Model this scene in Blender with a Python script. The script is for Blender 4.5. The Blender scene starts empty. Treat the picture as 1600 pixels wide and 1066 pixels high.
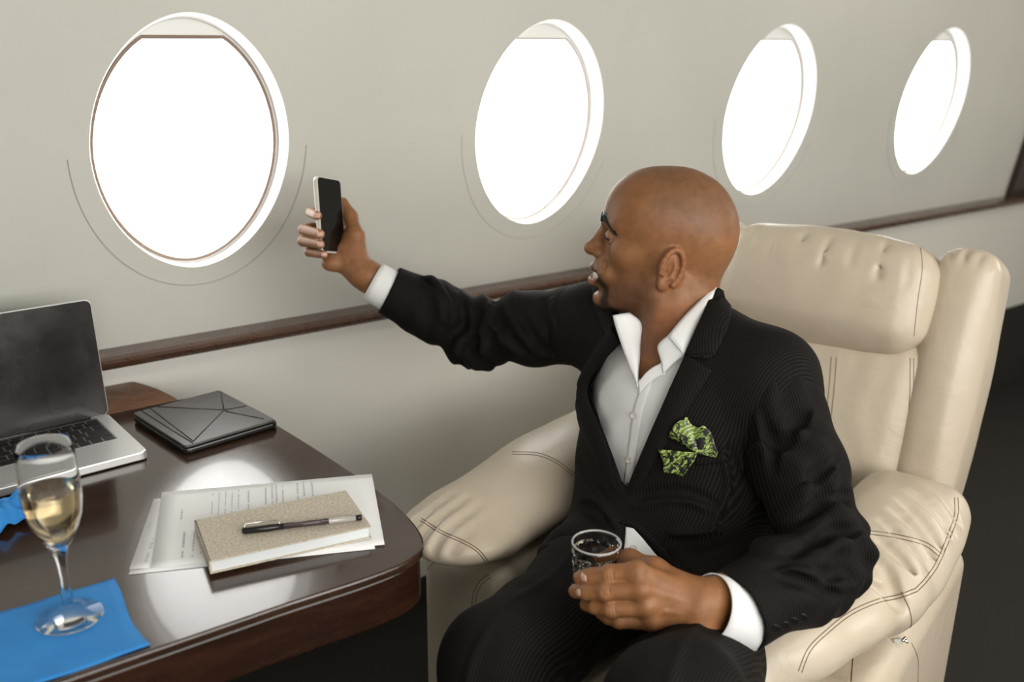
import bpy, bmesh, math, random
import numpy as np
from mathutils import Vector, Matrix
from mathutils.bvhtree import BVHTree
random.seed(7); np.random.seed(7)
SC = bpy.context.scene
COL = SC.collection
# ------------------------------------------------------------------ camera
def _n(v):
    v = np.asarray(v, float); return v / np.linalg.norm(v)
FPX = 1496.5
CF = _n([0.5631, 0.7669, -0.3078]); CR = np.array([0.808, -0.589, 0.0103]); CR = _n(CR - CF * (CR @ CF)); CU = np.cross(CR, CF)
CP = np.array([0, 0, 1.352])
cd = bpy.data.cameras.new('camera'); cam = bpy.data.objects.new('camera', cd); COL.objects.link(cam)
M = Matrix(((CR[0], CU[0], -CF[0], 0), (CR[1], CU[1], -CF[1], 0), (CR[2], CU[2], -CF[2], CP[2]), (0, 0, 0, 1)))
cam.matrix_world = M
cd.sensor_width = 36; cd.lens = 36 * FPX / 1600; cd.clip_start = .02
cd.dof.use_dof = True; cd.dof.focus_distance = 1.42; cd.dof.aperture_fstop = 3.2
SC.camera = cam
def ray(x, y): return FPX * CF + (x - 800) * CR - (y - 533) * CU
def pd(x, y, D): return CP + ray(x, y) / FPX * D
def pz(x, y, z): d = ray(x, y); return CP + d * (z - CP[2]) / d[2]
def pr(P): P = np.asarray(P) - CP; z = P @ CF; return np.stack([800 + FPX * (P @ CR) / z, 533 - FPX * (P @ CU) / z], -1)
# ------------------------------------------------------------------ light and exposure
W = bpy.data.worlds.new('world'); SC.world = W; W.use_nodes = True
W.node_tree.nodes['Background'].inputs[0].default_value = (1, .985, .96, 1)
W.node_tree.nodes['Background'].inputs[1].default_value = 6.5
SC.view_settings.view_transform = 'Standard'; SC.view_settings.look = 'None'
SC.view_settings.exposure = 0.0; SC.view_settings.gamma = 1; SC.view_settings.use_curve_mapping = False
SC.cycles.use_denoising = True; SC.cycles.max_bounces = 10; SC.cycles.transmission_bounces = 10
SC.cycles.caustics_reflective = False; SC.cycles.caustics_refractive = True; SC.cycles.blur_glossy = .6
SC.cycles.sample_clamp_indirect = 6
def area(name, loc, target, sx, sy, power, color):
    l = bpy.data.lights.new(name, 'AREA'); l.shape = 'RECTANGLE'; l.size = sx; l.size_y = sy; l.energy = power; l.color = color
    o = bpy.data.objects.new(name, l); COL.objects.link(o); o.location = loc
    o.rotation_euler = (Vector(target) - Vector(loc)).to_track_quat('-Z', 'Y').to_euler(); return o
area('fill_light_opposite', (.8, -1.05, 1.4), (.9, 1.5, .75), 3.0, .6, 56, (1, .97, .92))  # added frontal fill out of view, standing in for windows on the opposite side
area('fill_light_aft', (3.9, .2, 1.5), (1.2, .9, .8), .9, .7, 12, (1, .90, .78))  # added warm fill out of view at the aft end
area('fill_light_ceiling', (.9, .25, 1.9), (.9, .5, 0), 2.6, .35, 15, (1, .97, .92))  # added overhead fill out of view, in place of ceiling lamps
# ------------------------------------------------------------------ materials
def mat(name, color, rough=.5, metal=0, **k):
    m = bpy.data.materials.new(name); m.use_nodes = True
    b = m.node_tree.nodes['Principled BSDF']
    b.inputs['Base Color'].default_value = (*color, 1); b.inputs['Roughness'].default_value = rough; b.inputs['Metallic'].default_value = metal
    for a, v in k.items(): b.inputs[a.replace('_', ' ')].default_value = v
    return m
def nd(m, t, **k):
    n = m.node_tree.nodes.new(t)
    for a, v in k.items():
        if a.startswith('i_'):
            key = a[2:].replace('_', ' ')
            n.inputs[int(key) if key.isdigit() else key].default_value = v
        else: setattr(n, a, v)
    return n
def lk(m, a, b): m.node_tree.links.new(a, b)
def bsdf(m): return m.node_tree.nodes['Principled BSDF']
def coords(m, scale=(1, 1, 1), rot=(0, 0, 0)):
    t = nd(m, 'ShaderNodeTexCoord'); mp = nd(m, 'ShaderNodeMapping'); mp.inputs['Scale'].default_value = scale; mp.inputs['Rotation'].default_value = rot
    lk(m, t.outputs['Object'], mp.inputs['Vector']); return mp.outputs[0]
def ramp(m, fac, stops):
    r = nd(m, 'ShaderNodeValToRGB'); e = r.color_ramp.elements
    while len(e) < len(stops): e.new(.5)
    for x, (p, c) in zip(e, stops): x.position = p; x.color = (*c, 1)
    lk(m, fac, r.inputs[0]); return r.outputs[0]
def noise(m, vec, scale, detail=4, rough=.5, dist=0):
    n = nd(m, 'ShaderNodeTexNoise'); n.inputs['Scale'].default_value = scale; n.inputs['Detail'].default_value = detail
    n.inputs['Roughness'].default_value = rough; n.inputs['Distortion'].default_value = dist; lk(m, vec, n.inputs['Vector']); return n.outputs[0]
def bump(m, h, strength=.3, dist=.001):
    b = nd(m, 'ShaderNodeBump'); b.inputs['Strength'].default_value = strength; b.inputs['Distance'].default_value = dist
    lk(m, h, b.inputs['Height']); lk(m, b.outputs[0], bsdf(m).inputs['Normal']); return b
def noisy(name, c1, c2, scale, rough, bs=.2, bd=.001, bscale=None, detail=5, stretch=(1, 1, 1), **k):
    m = mat(name, c1, rough, **k); v = coords(m, stretch)
    n = noise(m, v, scale, detail); lk(m, ramp(m, n, [(.3, c1), (.7, c2)]), bsdf(m).inputs['Base Color'])
    if bs: bump(m, noise(m, v, bscale or scale * 4, 3), bs, bd)
    return m
MT = {}
MT['wall'] = noisy('painted_panel', (.585, .59, .545), (.625, .63, .585), 3, .42, .12, .002, 7)
MT['wall_low'] = noisy('painted_lower_panel', (.70, .695, .645), (.74, .735, .685), 3, .4, .12, .002, 5)
MT['reveal'] = mat('white_plastic', (.85, .85, .83), .4)
MT['gasket'] = mat('brown_gasket', (.22, .16, .12), .6)
MT['line'] = mat('scribed_line', (.40, .39, .36), .7); MT['line2'] = mat('faint_scribed_line', (.50, .49, .46), .6)
MT['carpet'] = noisy('charcoal_carpet', (.012, .011, .009), (.036, .032, .027), 260, 1, 1, .004, 500)
def wood(name, c1, c2, c3, rough, stretch, scale=6, scratch=.0, coat=.3):
    m = mat(name, c1, rough); v = coords(m, stretch)
    n = noise(m, v, scale, 8, .65, .6); n2 = noise(m, v, scale * 6, 4, .7)
    mx = nd(m, 'ShaderNodeMix', data_type='FLOAT'); mx.inputs[0].default_value = .3; lk(m, n, mx.inputs[2]); lk(m, n2, mx.inputs[3])
    lk(m, ramp(m, mx.outputs[0], [(.32, c1), (.5, c2), (.68, c3)]), bsdf(m).inputs['Base Color'])
    bsdf(m).inputs['Coat Weight'].default_value = coat; bsdf(m).inputs['Coat Roughness'].default_value = .06
    if scratch:
        v2 = coords(m, (1, 1, 1)); t = noise(m, v2, 9, 10, .8, 2.5); r = nd(m, 'ShaderNodeMapRange'); lk(m, t, r.inputs[0])
        r.inputs[1].default_value = .35; r.inputs[2].default_value = .65; r.inputs[3].default_value = rough * .75; r.inputs[4].default_value = rough * 1.5
        lk(m, r.outputs[0], bsdf(m).inputs['Roughness'])
        b = bump(m, noise(m, coords(m, (1, 3.5, 1), (0, 0, .6)), 120, 6, .8, 1.5), scratch, .0006)
    return m
MT['table'] = wood('dark_mahogany_top', (.018, .009, .0055), (.034, .017, .010), (.056, .030, .018), .10, (1, 5, 1), 4, .12, .5)
MT['apron'] = wood('mahogany_edge', (.012, .005, .003), (.022, .009, .005), (.040, .015, .008), .22, (1, 1, 6), 5, .03)
MT['ledge'] = wood('mahogany_ledge', (.042, .021, .013), (.08, .040, .025), (.125, .068, .045), .26, (1, 8, 8), 5, .05)
MT['disc'] = wood('worn_brown_wood', (.10, .04, .014), (.16, .067, .025), (.22, .10, .04), .45, (1, 1, 1), 9, .08, .1)
MT['darkwood'] = wood('dark_wood_pillar', (.018, .008, .006), (.03, .014, .01), (.045, .02, .014), .3, (6, 6, 1), 4)
def leather():
    m = mat('cream_leather', (.62, .54, .42), .38); v = coords(m)
    n = noise(m, v, 4, 4); lk(m, ramp(m, n, [(.3, (.52, .445, .34)), (.7, (.57, .50, .395))]), bsdf(m).inputs['Base Color'])
    vo = nd(m, 'ShaderNodeTexVoronoi'); vo.inputs['Scale'].default_value = 520; lk(m, v, vo.inputs['Vector'])
    nw = noise(m, coords(m, (1, 1, 1)), 22, 3, .5, .8)
    b1 = bump(m, vo.outputs[0], .22, .0006)
    b2 = nd(m, 'ShaderNodeBump'); b2.inputs['Strength'].default_value = .25; b2.inputs['Distance'].default_value = .006
    lk(m, nw, b2.inputs['Height']); lk(m, b1.outputs[0], b2.inputs['Normal']); lk(m, b2.outputs[0], bsdf(m).inputs['Normal'])
    return m
MT['leather'] = leather()
MT['thread'] = mat('brown_thread', (.16, .11, .07), .8)
def suit(name, vec, period):
    m = mat(name, (.012, .0105, .0105), .8); bsdf(m).inputs['Specular IOR Level'].default_value = .16
    t = nd(m, 'ShaderNodeTexCoord'); d = nd(m, 'ShaderNodeVectorMath', operation='DOT_PRODUCT'); d.inputs[1].default_value = tuple(float(a) / period for a in vec)
    lk(m, t.outputs['Object'], d.inputs[0])
    f = nd(m, 'ShaderNodeMath', operation='FRACT'); lk(m, d.outputs['Value'], f.inputs[0])
    p = nd(m, 'ShaderNodeMath', operation='PINGPONG'); p.inputs[1].default_value = .5; lk(m, f.outputs[0], p.inputs[0])
    lk(m, ramp(m, p.outputs[0], [(.24, (.0036, .0030, .0028)), (.47, (.0145, .0120, .0108))]), bsdf(m).inputs['Base Color'])
    bump(m, noise(m, coords(m), 900, 2), .3, .0005)
    return m
MT['shirt'] = noisy('white_cotton', (.72, .73, .74), (.78, .79, .80), 8, .8, .5, .003, 26)
MT['dark_button'] = mat('black_button', (.012, .01, .01), .25)
MT['pearl'] = mat('pearl_button', (.55, .52, .48), .2)
MT['white_enamel'] = mat('tooth_enamel', (.9, .88, .84), .2)
MT['eye'] = mat('eye_white', (.42, .37, .33), .15)
MT['iris'] = mat('dark_iris', (.02, .01, .006), .05)
MT['nail'] = mat('fingernail', (.62, .40, .31), .3)
MT['alu'] = noisy('aluminium', (.66, .67, .66), (.70, .71, .70), 30, .32, 0, Metallic=.55) if False else mat('aluminium', (.66, .665, .66), .33, .55)
MT['key'] = mat('black_keycap', (.008, .008, .009), .45)
MT['keywell'] = mat('key_well', (.30, .30, .30), .4, .5)
def screenmat():
    m = mat('smudged_black_glass', (.012, .010, .010), .12); v = coords(m)
    n = noise(m, v, 9, 8, .65, .2); r = nd(m, 'ShaderNodeMapRange'); lk(m, n, r.inputs[0]); r.inputs[1].default_value = .3; r.inputs[2].default_value = .7; r.inputs[3].default_value = .08; r.inputs[4].default_value = .25
    lk(m, r.outputs[0], bsdf(m).inputs['Roughness'])
    lk(m, ramp(m, noise(m, v, 7, 10, .7, .6), [(.45, (.010, .008, .008)), (.8, (.032, .027, .026))]), bsdf(m).inputs['Base Color'])
    return m
MT['screen'] = screenmat()
MT['blackplastic'] = mat('black_plastic', (.008, .008, .008), .2)
MT['folio'] = noisy('dark_grey_folio', (.045, .042, .040), (.075, .072, .068), 40, .33, .25, .0006, 400)
MT['folio_groove'] = mat('folio_groove', (.018, .017, .016), .5)
MT['paper'] = mat('white_paper', (.82, .83, .835), .7)
MT['ink'] = mat('grey_ink', (.50, .51, .54), .8)
MT['linen'] = noisy('beige_linen', (.40, .355, .28), (.62, .565, .47), 260, .85, .6, .0006, 420, 3)
MT['pages'] = noisy('page_block', (.62, .66, .68), (.74, .77, .78), 50, .7, .2, .0004, 300, stretch=(.05, .05, 20))
MT['napkin'] = noisy('blue_napkin', (.02, .21, .58), (.03, .26, .66), 14, .8, .35, .0025, 22)
MT['glass'] = mat('clear_glass', (1, 1, 1), .0, Transmission_Weight=1, IOR=1.45)
MT['cutglass'] = mat('cut_glass', (1, 1, 1), .0, Transmission_Weight=1, IOR=1.48)
MT['thinglass'] = mat('thin_clear_glass', (1, 1, 1), .0, Transmission_Weight=1, IOR=1.2)
MT['champagne'] = mat('champagne', (.98, .80, .48), .0, Transmission_Weight=1, IOR=1.33)
MT['chrome'] = mat('chrome', (.7, .7, .7), .12, 1)
MT['clearplastic'] = mat('clear_plastic', (.85, .85, .84), .08, Transmission_Weight=.6, IOR=1.4)
MT['caseclear'] = mat('clear_bumper', (.75, .72, .64), .15, Transmission_Weight=.25)
MT['ceiling'] = mat('cabin_ceiling', (.55, .52, .47), .6)
def skinmat():
    m = mat('brown_skin', (.3, .15, .08), .48); bsdf(m).inputs['Specular IOR Level'].default_value = .35; a = nd(m, 'ShaderNodeAttribute', attribute_name='Col')
    v = coords(m); n = noise(m, v, 60, 6, .6)
    mx = nd(m, 'ShaderNodeMix', data_type='RGBA', blend_type='MULTIPLY'); mx.inputs[0].default_value = 1
    lk(m, a.outputs['Color'], mx.inputs[6]); lk(m, ramp(m, n, [(.3, (.80, .77, .74)), (.7, (1.1, 1.1, 1.1))]), mx.inputs[7])
    lk(m, mx.outputs[2], bsdf(m).inputs['Base Color'])
    bsdf(m).inputs['Subsurface Weight'].default_value = .12; bsdf(m).inputs['Subsurface Radius'].default_value = (.01, .004, .002); bsdf(m).inputs['Subsurface Scale'].default_value = .5
    bump(m, noise(m, v, 260, 5, .65), .4, .0009); return m
MT['skin'] = skinmat()
MT['hair'] = mat('black_hair', (.012, .009, .008), .6)
def squaremat():
    m = mat('green_paisley_silk', (.1, .2, .03), .45); v = coords(m)
    w = nd(m, 'ShaderNodeTexWave', wave_type='RINGS'); w.inputs['Scale'].default_value = 60; w.inputs['Distortion'].default_value = 9; w.inputs['Detail'].default_value = 2; w.inputs['Detail Scale'].default_value = 1.6
    lk(m, v, w.inputs['Vector'])
    green = ramp(m, w.outputs['Fac'], [(.2, (.10, .17, .03)), (.45, (.26, .36, .07)), (.62, (.055, .10, .02)), (.85, (.42, .52, .16))])
    mask = ramp(m, noise(m, v, 85, 3, .6, 1.2), [(.475, (0, 0, 0)), (.49, (1, 1, 1))])
    mx = nd(m, 'ShaderNodeMix', data_type='RGBA'); lk(m, mask, mx.inputs[0]); mx.inputs[6].default_value = (.008, .008, .009, 1); lk(m, green, mx.inputs[7])
    lk(m, mx.outputs[2], bsdf(m).inputs['Base Color']); return m
MT['square'] = squaremat()
# ------------------------------------------------------------------ object helpers
def tag(o, label=None, cat=None, group=None, kind=None):
    if label: o['label'] = label
    if cat: o['category'] = cat
    if group: o['group'] = group
    if kind: o['kind'] = kind
    return o
def empty(name, loc):
    o = bpy.data.objects.new(name, None); COL.objects.link(o); o.location = loc; o.empty_display_size = .05; return o
def link(name, me, m, parent=None, smooth=True):
    if m: me.materials.append(m)
    if smooth: me.polygons.foreach_set('use_smooth', [True] * len(me.polygons))
    o = bpy.data.objects.new(name, me); COL.objects.link(o)
    if parent is not None:
        o.parent = parent; o.matrix_parent_inverse = wm(parent).inverted()
    return o
def wm(o):
    l = Matrix.Translation(o.location) @ o.rotation_euler.to_matrix().to_4x4()
    return wm(o.parent) @ o.matrix_parent_inverse @ l if o.parent else l
def meshnp(name, V, Q):
    V = np.asarray(V, np.float32); Q = np.asarray(Q, np.int32); me = bpy.data.meshes.new(name); k = Q.shape[1]
    me.vertices.add(len(V)); me.vertices.foreach_set('co', V.ravel()); me.loops.add(Q.size); me.loops.foreach_set('vertex_index', Q.ravel())
    me.polygons.add(len(Q)); me.polygons.foreach_set('loop_start', np.arange(0, Q.size, k, dtype=np.int32)); me.polygons.foreach_set('loop_total', np.full(len(Q), k, np.int32))
    me.update(calc_edges=True); me.validate(); return me
def frombm(name, bm, m, parent=None, smooth=True):
    bmesh.ops.recalc_face_normals(bm, faces=bm.faces)
    me = bpy.data.meshes.new(name); bm.to_mesh(me); bm.free(); return link(name, me, m, parent, smooth)
def bev(o, w=.002, seg=2, ang=40):
    md = o.modifiers.new('bevel', 'BEVEL'); md.width = w; md.segments = seg; md.limit_method = 'ANGLE'; md.angle_limit = math.radians(ang); return o
def boxpts(bm, P8):
    v = [bm.verts.new(tuple(p)) for p in P8]
    for f in ((0, 1, 2, 3), (4, 7, 6, 5), (0, 4, 5, 1), (1, 5, 6, 2), (2, 6, 7, 3), (3, 7, 4, 0)): bm.faces.new([v[i] for i in f])
def bx(bm, o, ex, ey, ez):     # box from corner o with edge vectors
    o, ex, ey, ez = map(lambda a: np.asarray(a, float), (o, ex, ey, ez))
    boxpts(bm, [o, o + ex, o + ex + ey, o + ey, o + ez, o + ex + ez, o + ex + ey + ez, o + ey + ez])
def box(name, lo, hi, m, parent=None, b=0):
    bm = bmesh.new(); lo = np.array(lo, float); d = np.array(hi, float) - lo
    bx(bm, lo, (d[0], 0, 0), (0, d[1], 0), (0, 0, d[2])); o = frombm(name, bm, m, parent, False)
    if b: bev(o, b)
    return o
def prism(name, pts, up, m, parent=None, b=0, smooth=False):    # pts bottom outline, up vector
    bm = bmesh.new(); up = np.asarray(up, float)
    a = [bm.verts.new(tuple(p)) for p in pts]; c = [bm.verts.new(tuple(np.asarray(p) + up)) for p in pts]; n = len(a)
    bm.faces.new(a[::-1]); bm.faces.new(c)
    for i in range(n): bm.faces.new((a[i], a[(i + 1) % n], c[(i + 1) % n], c[i]))
    o = frombm(name, bm, m, parent, smooth)
    if b: bev(o, b)
    return o
def tube_into(bm, pts, r, n=8, closed=False, cap=True):
    P = [np.asarray(p, float) for p in pts]; k = len(P); rr = r if hasattr(r, '__len__') else [r] * k; rings = []
    prev = None
    for i in range(k):
        t = _n((P[(i + 1) % k] - P[i - 1]) if closed or 0 < i < k - 1 else (P[1] - P[0] if i == 0 else P[-1] - P[-2]))
        if prev is None: u = np.cross(t, [0, 0, 1.]); u = u if np.linalg.norm(u) > .1 else np.cross(t, [1., 0, 0])
        else: u = prev - t * (prev @ t)
        u = _n(u); prev = u; w = np.cross(t, u)
        rings.append([bm.verts.new(tuple(P[i] + rr[i] * (math.cos(a) * u + math.sin(a) * w))) for a in np.linspace(0, 2 * math.pi, n, endpoint=False)])
    for i in range(k if closed else k - 1):
        A, B = rings[i], rings[(i + 1) % k]
        for j in range(n): bm.faces.new((A[j], A[(j + 1) % n], B[(j + 1) % n], B[j]))
    if cap and not closed: bm.faces.new(rings[0]); bm.faces.new(rings[-1][::-1])
def tube(name, pts, r, m, parent=None, n=8, closed=False):
    bm = bmesh.new(); tube_into(bm, pts, r, n, closed); return frombm(name, bm, m, parent)
def lathe(name, prof, c, m, parent=None, n=64, fn=None, up=(0, 0, 1)):   # prof: (r, h) list; r=0 ends close
    bm = bmesh.new(); c = np.asarray(c, float); up = _n(up); u = _n(np.cross(up, [0.3, 1, 0])); w = np.cross(up, u); rings = []
    for k, (r, h) in enumerate(prof):
        if r < 1e-6: rings.append([bm.verts.new(tuple(c + h * up))]); continue
        rings.append([bm.verts.new(tuple(c + h * up + (r + (fn(k, i, h) if fn else 0)) * (math.cos(2 * math.pi * i / n) * u + math.sin(2 * math.pi * i / n) * w))) for i in range(n)])
    for A, B in zip(rings, rings[1:]):
        if len(A) == 1 and len(B) == 1: continue
        for i in range(n):
            j = (i + 1) % n
            if len(A) == 1: bm.faces.new((A[0], B[i], B[j]))
            elif len(B) == 1: bm.faces.new((A[i], A[j], B[0]))
            else: bm.faces.new((A[i], A[j], B[j], B[i]))
    o = frombm(name, bm, m, parent); o.data.set_sharp_from_angle(angle=math.radians(42)); return o
def spline(pts, n):
    P = np.asarray(pts, float); k = len(P)
    if k == 2: return P[0] + (P[1] - P[0]) * np.linspace(0, 1, n)[:, None]
    E = np.vstack([2 * P[0] - P[1], P, 2 * P[-1] - P[-2]]); out = []
    for t in np.linspace(0, k - 1 - 1e-9, n):
        i = int(t); u = t - i; a, b, c, d = E[i:i + 4]
        out.append(.5 * ((2 * b) + (c - a) * u + (2 * a - 5 * b + 4 * c - d) * u * u + (3 * b - a - 3 * c + d) * u ** 3))
    return np.array(out)
def gridsheet(name, G, thick, m, parent=None, closed_u=False, up=None):   # G[nu][nv] of points -> thick sheet
    G = np.asarray(G, float); nu, nv = G.shape[:2]
    du = np.gradient(G, axis=0); dv = np.gradient(G, axis=1); N = np.cross(du, dv); N /= np.linalg.norm(N, axis=2, keepdims=True) + 1e-12
    if up is not None and (N.reshape(-1, 3) @ np.asarray(up)).mean() < 0: N = -N
    V = np.concatenate([G.reshape(-1, 3), (G - N * thick).reshape(-1, 3)]); Q = []; o = nu * nv
    ix = lambda i, j: i * nv + j
    for i in range(nu - 1):
        for j in range(nv - 1):
            q = [ix(i, j), ix(i + 1, j), ix(i + 1, j + 1), ix(i, j + 1)]; Q.append(q); Q.append([a + o for a in q[::-1]])
    for i in range(nu - 1):
        for j in (0, nv - 1): a, b = ix(i, j), ix(i + 1, j); Q.append([a, b, b + o, a + o])
    for j in range(nv - 1):
        for i in (0, nu - 1): a, b = ix(i, j), ix(i, j + 1); Q.append([a, b, b + o, a + o])
    bm = bmesh.new(); vs = [bm.verts.new(tuple(p)) for p in V]
    for q in Q: bm.faces.new([vs[a] for a in q])
    return frombm(name, bm, m, parent)
# ------------------------------------------------------------------ sculpting toolkit: distance fields -> smooth closed meshes
I3 = np.eye(3)
class Sculpt:
    def __init__(s): s.ops = []; s.disp = None
    def _add(s, fn, c, r, op, k): s.ops.append((fn, np.asarray(c, float), r, op, k)); return s
    def cap(s, a, b, ra, rb=None, k=.01, op='u', flat=None, fs=1.):
        a = np.asarray(a, float); b = np.asarray(b, float); rb = ra if rb is None else rb; ba = b - a; L = max(ba @ ba, 1e-12)
        fl = None if flat is None else _n(flat)
        def fn(p):
            q = p - a; h = np.clip(q @ ba / L, 0, 1); v = q - h[:, None] * ba
            if fl is not None: v = v + (v @ fl)[:, None] * fl * (fs - 1)
            return np.sqrt((v * v).sum(1)) - (ra + (rb - ra) * h)
        return s._add(fn, (a + b) / 2, math.sqrt(L) / 2 + max(ra, rb), op, k)
    def chain(s, P, R, k=.01, op='u', **q):
        for i in range(len(P) - 1): s.cap(P[i], P[i + 1], R[i], R[i + 1], k, op, **q)
        return s
    def ell(s, c, r, Rm=I3, k=.01, op='u'):
        c = np.asarray(c, float); r = np.asarray(r, float)
        def fn(p):
            q = (p - c) @ Rm; k0 = np.sqrt(((q / r) ** 2).sum(1)); k1 = np.sqrt(((q / (r * r)) ** 2).sum(1)) + 1e-9
            return k0 * (k0 - 1) / k1
        return s._add(fn, c, r.max(), op, k)
    def box(s, c, h, rd, Rm=I3, k=.01, op='u', puff=0.):
        c = np.asarray(c, float); h = np.asarray(h, float)
        def fn(p):
            q = (p - c) @ Rm
            hh = h
            if puff:
                u = np.clip(1 - (q / h) ** 2, 0, 1); w = np.stack([u[:, 1] * u[:, 2], u[:, 0] * u[:, 2], u[:, 0] * u[:, 1]], 1); hh = h + puff * w - puff * .35
            a = np.abs(q) - (hh - rd); return np.sqrt((np.maximum(a, 0) ** 2).sum(1)) + np.minimum(a.max(1), 0) - rd
        return s._add(fn, c, np.linalg.norm(h) + puff, op, k)
    def fn(s, f, c, r, op='u', k=.005): return s._add(f, c, r, op, k)
    def ev(s, p, c=None, h=None):
        d = np.full(len(p), 1.0)
        for fn, bc, br, op, k in s.ops:
            if c is not None and np.linalg.norm(bc - c) - br > h + .05 + 2 * k: continue
            e = fn(p)
            if op == 'u':
                if k > 0: t = np.clip(.5 + .5 * (d - e) / k, 0, 1); d = d + (e - d) * t - k * t * (1 - t)
                else: d = np.minimum(d, e)
            elif op == 's':
                e = -e; t = np.clip(.5 + .5 * (e - d) / k, 0, 1); d = d + (e - d) * t + k * t * (1 - t)
            elif op == 'i':
                t = np.clip(.5 + .5 * (e - d) / k, 0, 1); d = d + (e - d) * t + k * t * (1 - t)
        if s.disp is not None: d = d + s.disp(p)
        return d
    def mesh(s, res, B=16):
        lo = np.min([c - r for _, c, r, o, _ in s.ops if o == 'u'], 0) - .02; hi = np.max([c + r for _, c, r, o, _ in s.ops if o == 'u'], 0) + .02
        nb = np.ceil((hi - lo) / (res * B)).astype(int); half = res * B * math.sqrt(3) / 2
        gi = np.stack(np.meshgrid(*[np.arange(n) for n in nb], indexing='ij'), -1).reshape(-1, 3)
        cen = lo + (gi + .5) * res * B
        dc = np.concatenate([s.ev(cen[i:i + 20000]) for i in range(0, len(cen), 20000)])
        act = gi[np.abs(dc) < half * 1.9 + .025]
        ax = np.arange(B + 1); loc = np.stack(np.meshgrid(ax, ax, ax, indexing='ij'), -1).reshape(-1, 3)
        S = (nb * B + 3).astype(np.int64); key = lambda g: (g[:, 0] * S[1] + g[:, 1]) * S[2] + g[:, 2]
        VK, VP, QK = [], [], []
        edges = [((0, 0, 0), (1, 0, 0)), ((0, 1, 0), (1, 1, 0)), ((0, 0, 1), (1, 0, 1)), ((0, 1, 1), (1, 1, 1)), ((0, 0, 0), (0, 1, 0)), ((1, 0, 0), (1, 1, 0)), ((0, 0, 1), (0, 1, 1)), ((1, 0, 1), (1, 1, 1)), ((0, 0, 0), (0, 0, 1)), ((1, 0, 0), (1, 0, 1)), ((0, 1, 0), (0, 1, 1)), ((1, 1, 0), (1, 1, 1))]
        for b in act:
            base = b * B; pts = lo + (base + loc) * res; c = lo + (base + B / 2) * res
            d = s.ev(pts, c, half).reshape(B + 1, B + 1, B + 1)
            if d.min() > 0 or d.max() < 0: continue
            sg = d < 0; acc = np.zeros((B, B, B, 3)); cnt = np.zeros((B, B, B))
            for e0, e1 in edges:
                s0 = tuple(slice(x, x + B) for x in e0); s1 = tuple(slice(x, x + B) for x in e1)
                d0, d1 = d[s0], d[s1]; m = (d0 < 0) != (d1 < 0)
                t = np.where(m, d0 / np.where(m, d0 - d1, 1), 0)
                for q in range(3): acc[..., q] += m * (e0[q] + t * (e1[q] - e0[q]))
                cnt += m
            ii = np.argwhere(cnt > 0)
            if not len(ii): continue
            pv = acc[tuple(ii.T)] / cnt[tuple(ii.T)][:, None]
            VK.append(key(base + ii + 1)); VP.append(lo + (base + ii + pv) * res)
            for axn in range(3):
                o = [0, 0, 0]; o[axn] = 1
                A = sg[:B, :B, :B]; Bq = sg[o[0]:o[0] + B, o[1]:o[1] + B, o[2]:o[2] + B]
                e = np.argwhere(A != Bq)
                if not len(e): continue
                u, v = [(1, 2), (2, 0), (0, 1)][axn]; g = base + e + 1
                du = np.zeros(3, int); du[u] = 1; dv = np.zeros(3, int); dv[v] = 1
                q = np.stack([key(g - du - dv), key(g - dv), key(g), key(g - du)], 1)
                fl = ~A[tuple(e.T)]; q[fl] = q[fl][:, ::-1]; QK.append(q)
        VK = np.concatenate(VK); VP = np.concatenate(VP); QK = np.concatenate(QK)
        uk, ui = np.unique(VK, return_index=True); V = VP[ui]
        idx = np.searchsorted(uk, QK); idx = np.clip(idx, 0, len(uk) - 1); ok = (uk[idx] == QK).all(1)
        Q = idx[ok]
        # light smoothing
        for _ in range(2):
            acc = np.zeros_like(V); cn = np.zeros(len(V))
            for a, b_ in ((0, 1), (1, 2), (2, 3), (3, 0)):
                for x, y in ((a, b_), (b_, a)):
                    for q in range(3): acc[:, q] += np.bincount(Q[:, x], V[Q[:, y], q], len(V))
                    cn += np.bincount(Q[:, x], minlength=len(V))
            V = V * .6 + .4 * acc / np.maximum(cn, 1)[:, None]
        return V, Q
    def build(s, name, res, m, parent=None, color=None):
        V, Q = s.mesh(res); me = meshnp(name, V, Q)
        if color is not None:
            C = color(V); a = me.color_attributes.new('Col', 'FLOAT_COLOR', 'POINT'); a.data.foreach_set('color', np.concatenate([C, np.ones((len(V), 1))], 1).astype(np.float32).ravel())
        o = link(name, me, m, parent); o['_n'] = 0; del o['_n']
        return o, V, Q
def bvh(V, Q): return BVHTree.FromPolygons([tuple(v) for v in V.tolist()], [tuple(q) for q in Q.tolist()])
def hit(T, x, y, off=0.):
    d = Vector(_n(ray(x, y))); r = T.ray_cast(Vector(CP), d)
    if r[0] is None: return None
    n = r[1]; n = n if n.dot(d) < 0 else -n
    return np.array(r[0] + n * off)
def near(T, p, off=0.):
    r = T.find_nearest(Vector(p)); n = r[1]; return np.array(r[0] + n * off)
def polyd(P, x, y):      # signed distance (px) to polygon
    P = np.asarray(P, float); d = np.full(x.shape, 1e9); ins = np.zeros(x.shape, bool)
    for i in range(len(P)):
        a, b = P[i - 1], P[i]; e = b - a; wx, wy = x - a[0], y - a[1]; t = np.clip((wx * e[0] + wy * e[1]) / (e @ e), 0, 1)
        d = np.minimum(d, np.hypot(wx - t * e[0], wy - t * e[1]))
        c = (a[1] > y) != (b[1] > y); ins ^= c & (x < (b[0] - a[0]) * (y - a[1]) / (b[1] - a[1] + 1e-12) + a[0])
    return np.where(ins, -d, d)
def sm(x, a, b): t = np.clip((x - a) / (b - a), 0, 1); return t * t * (3 - 2 * t)
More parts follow.
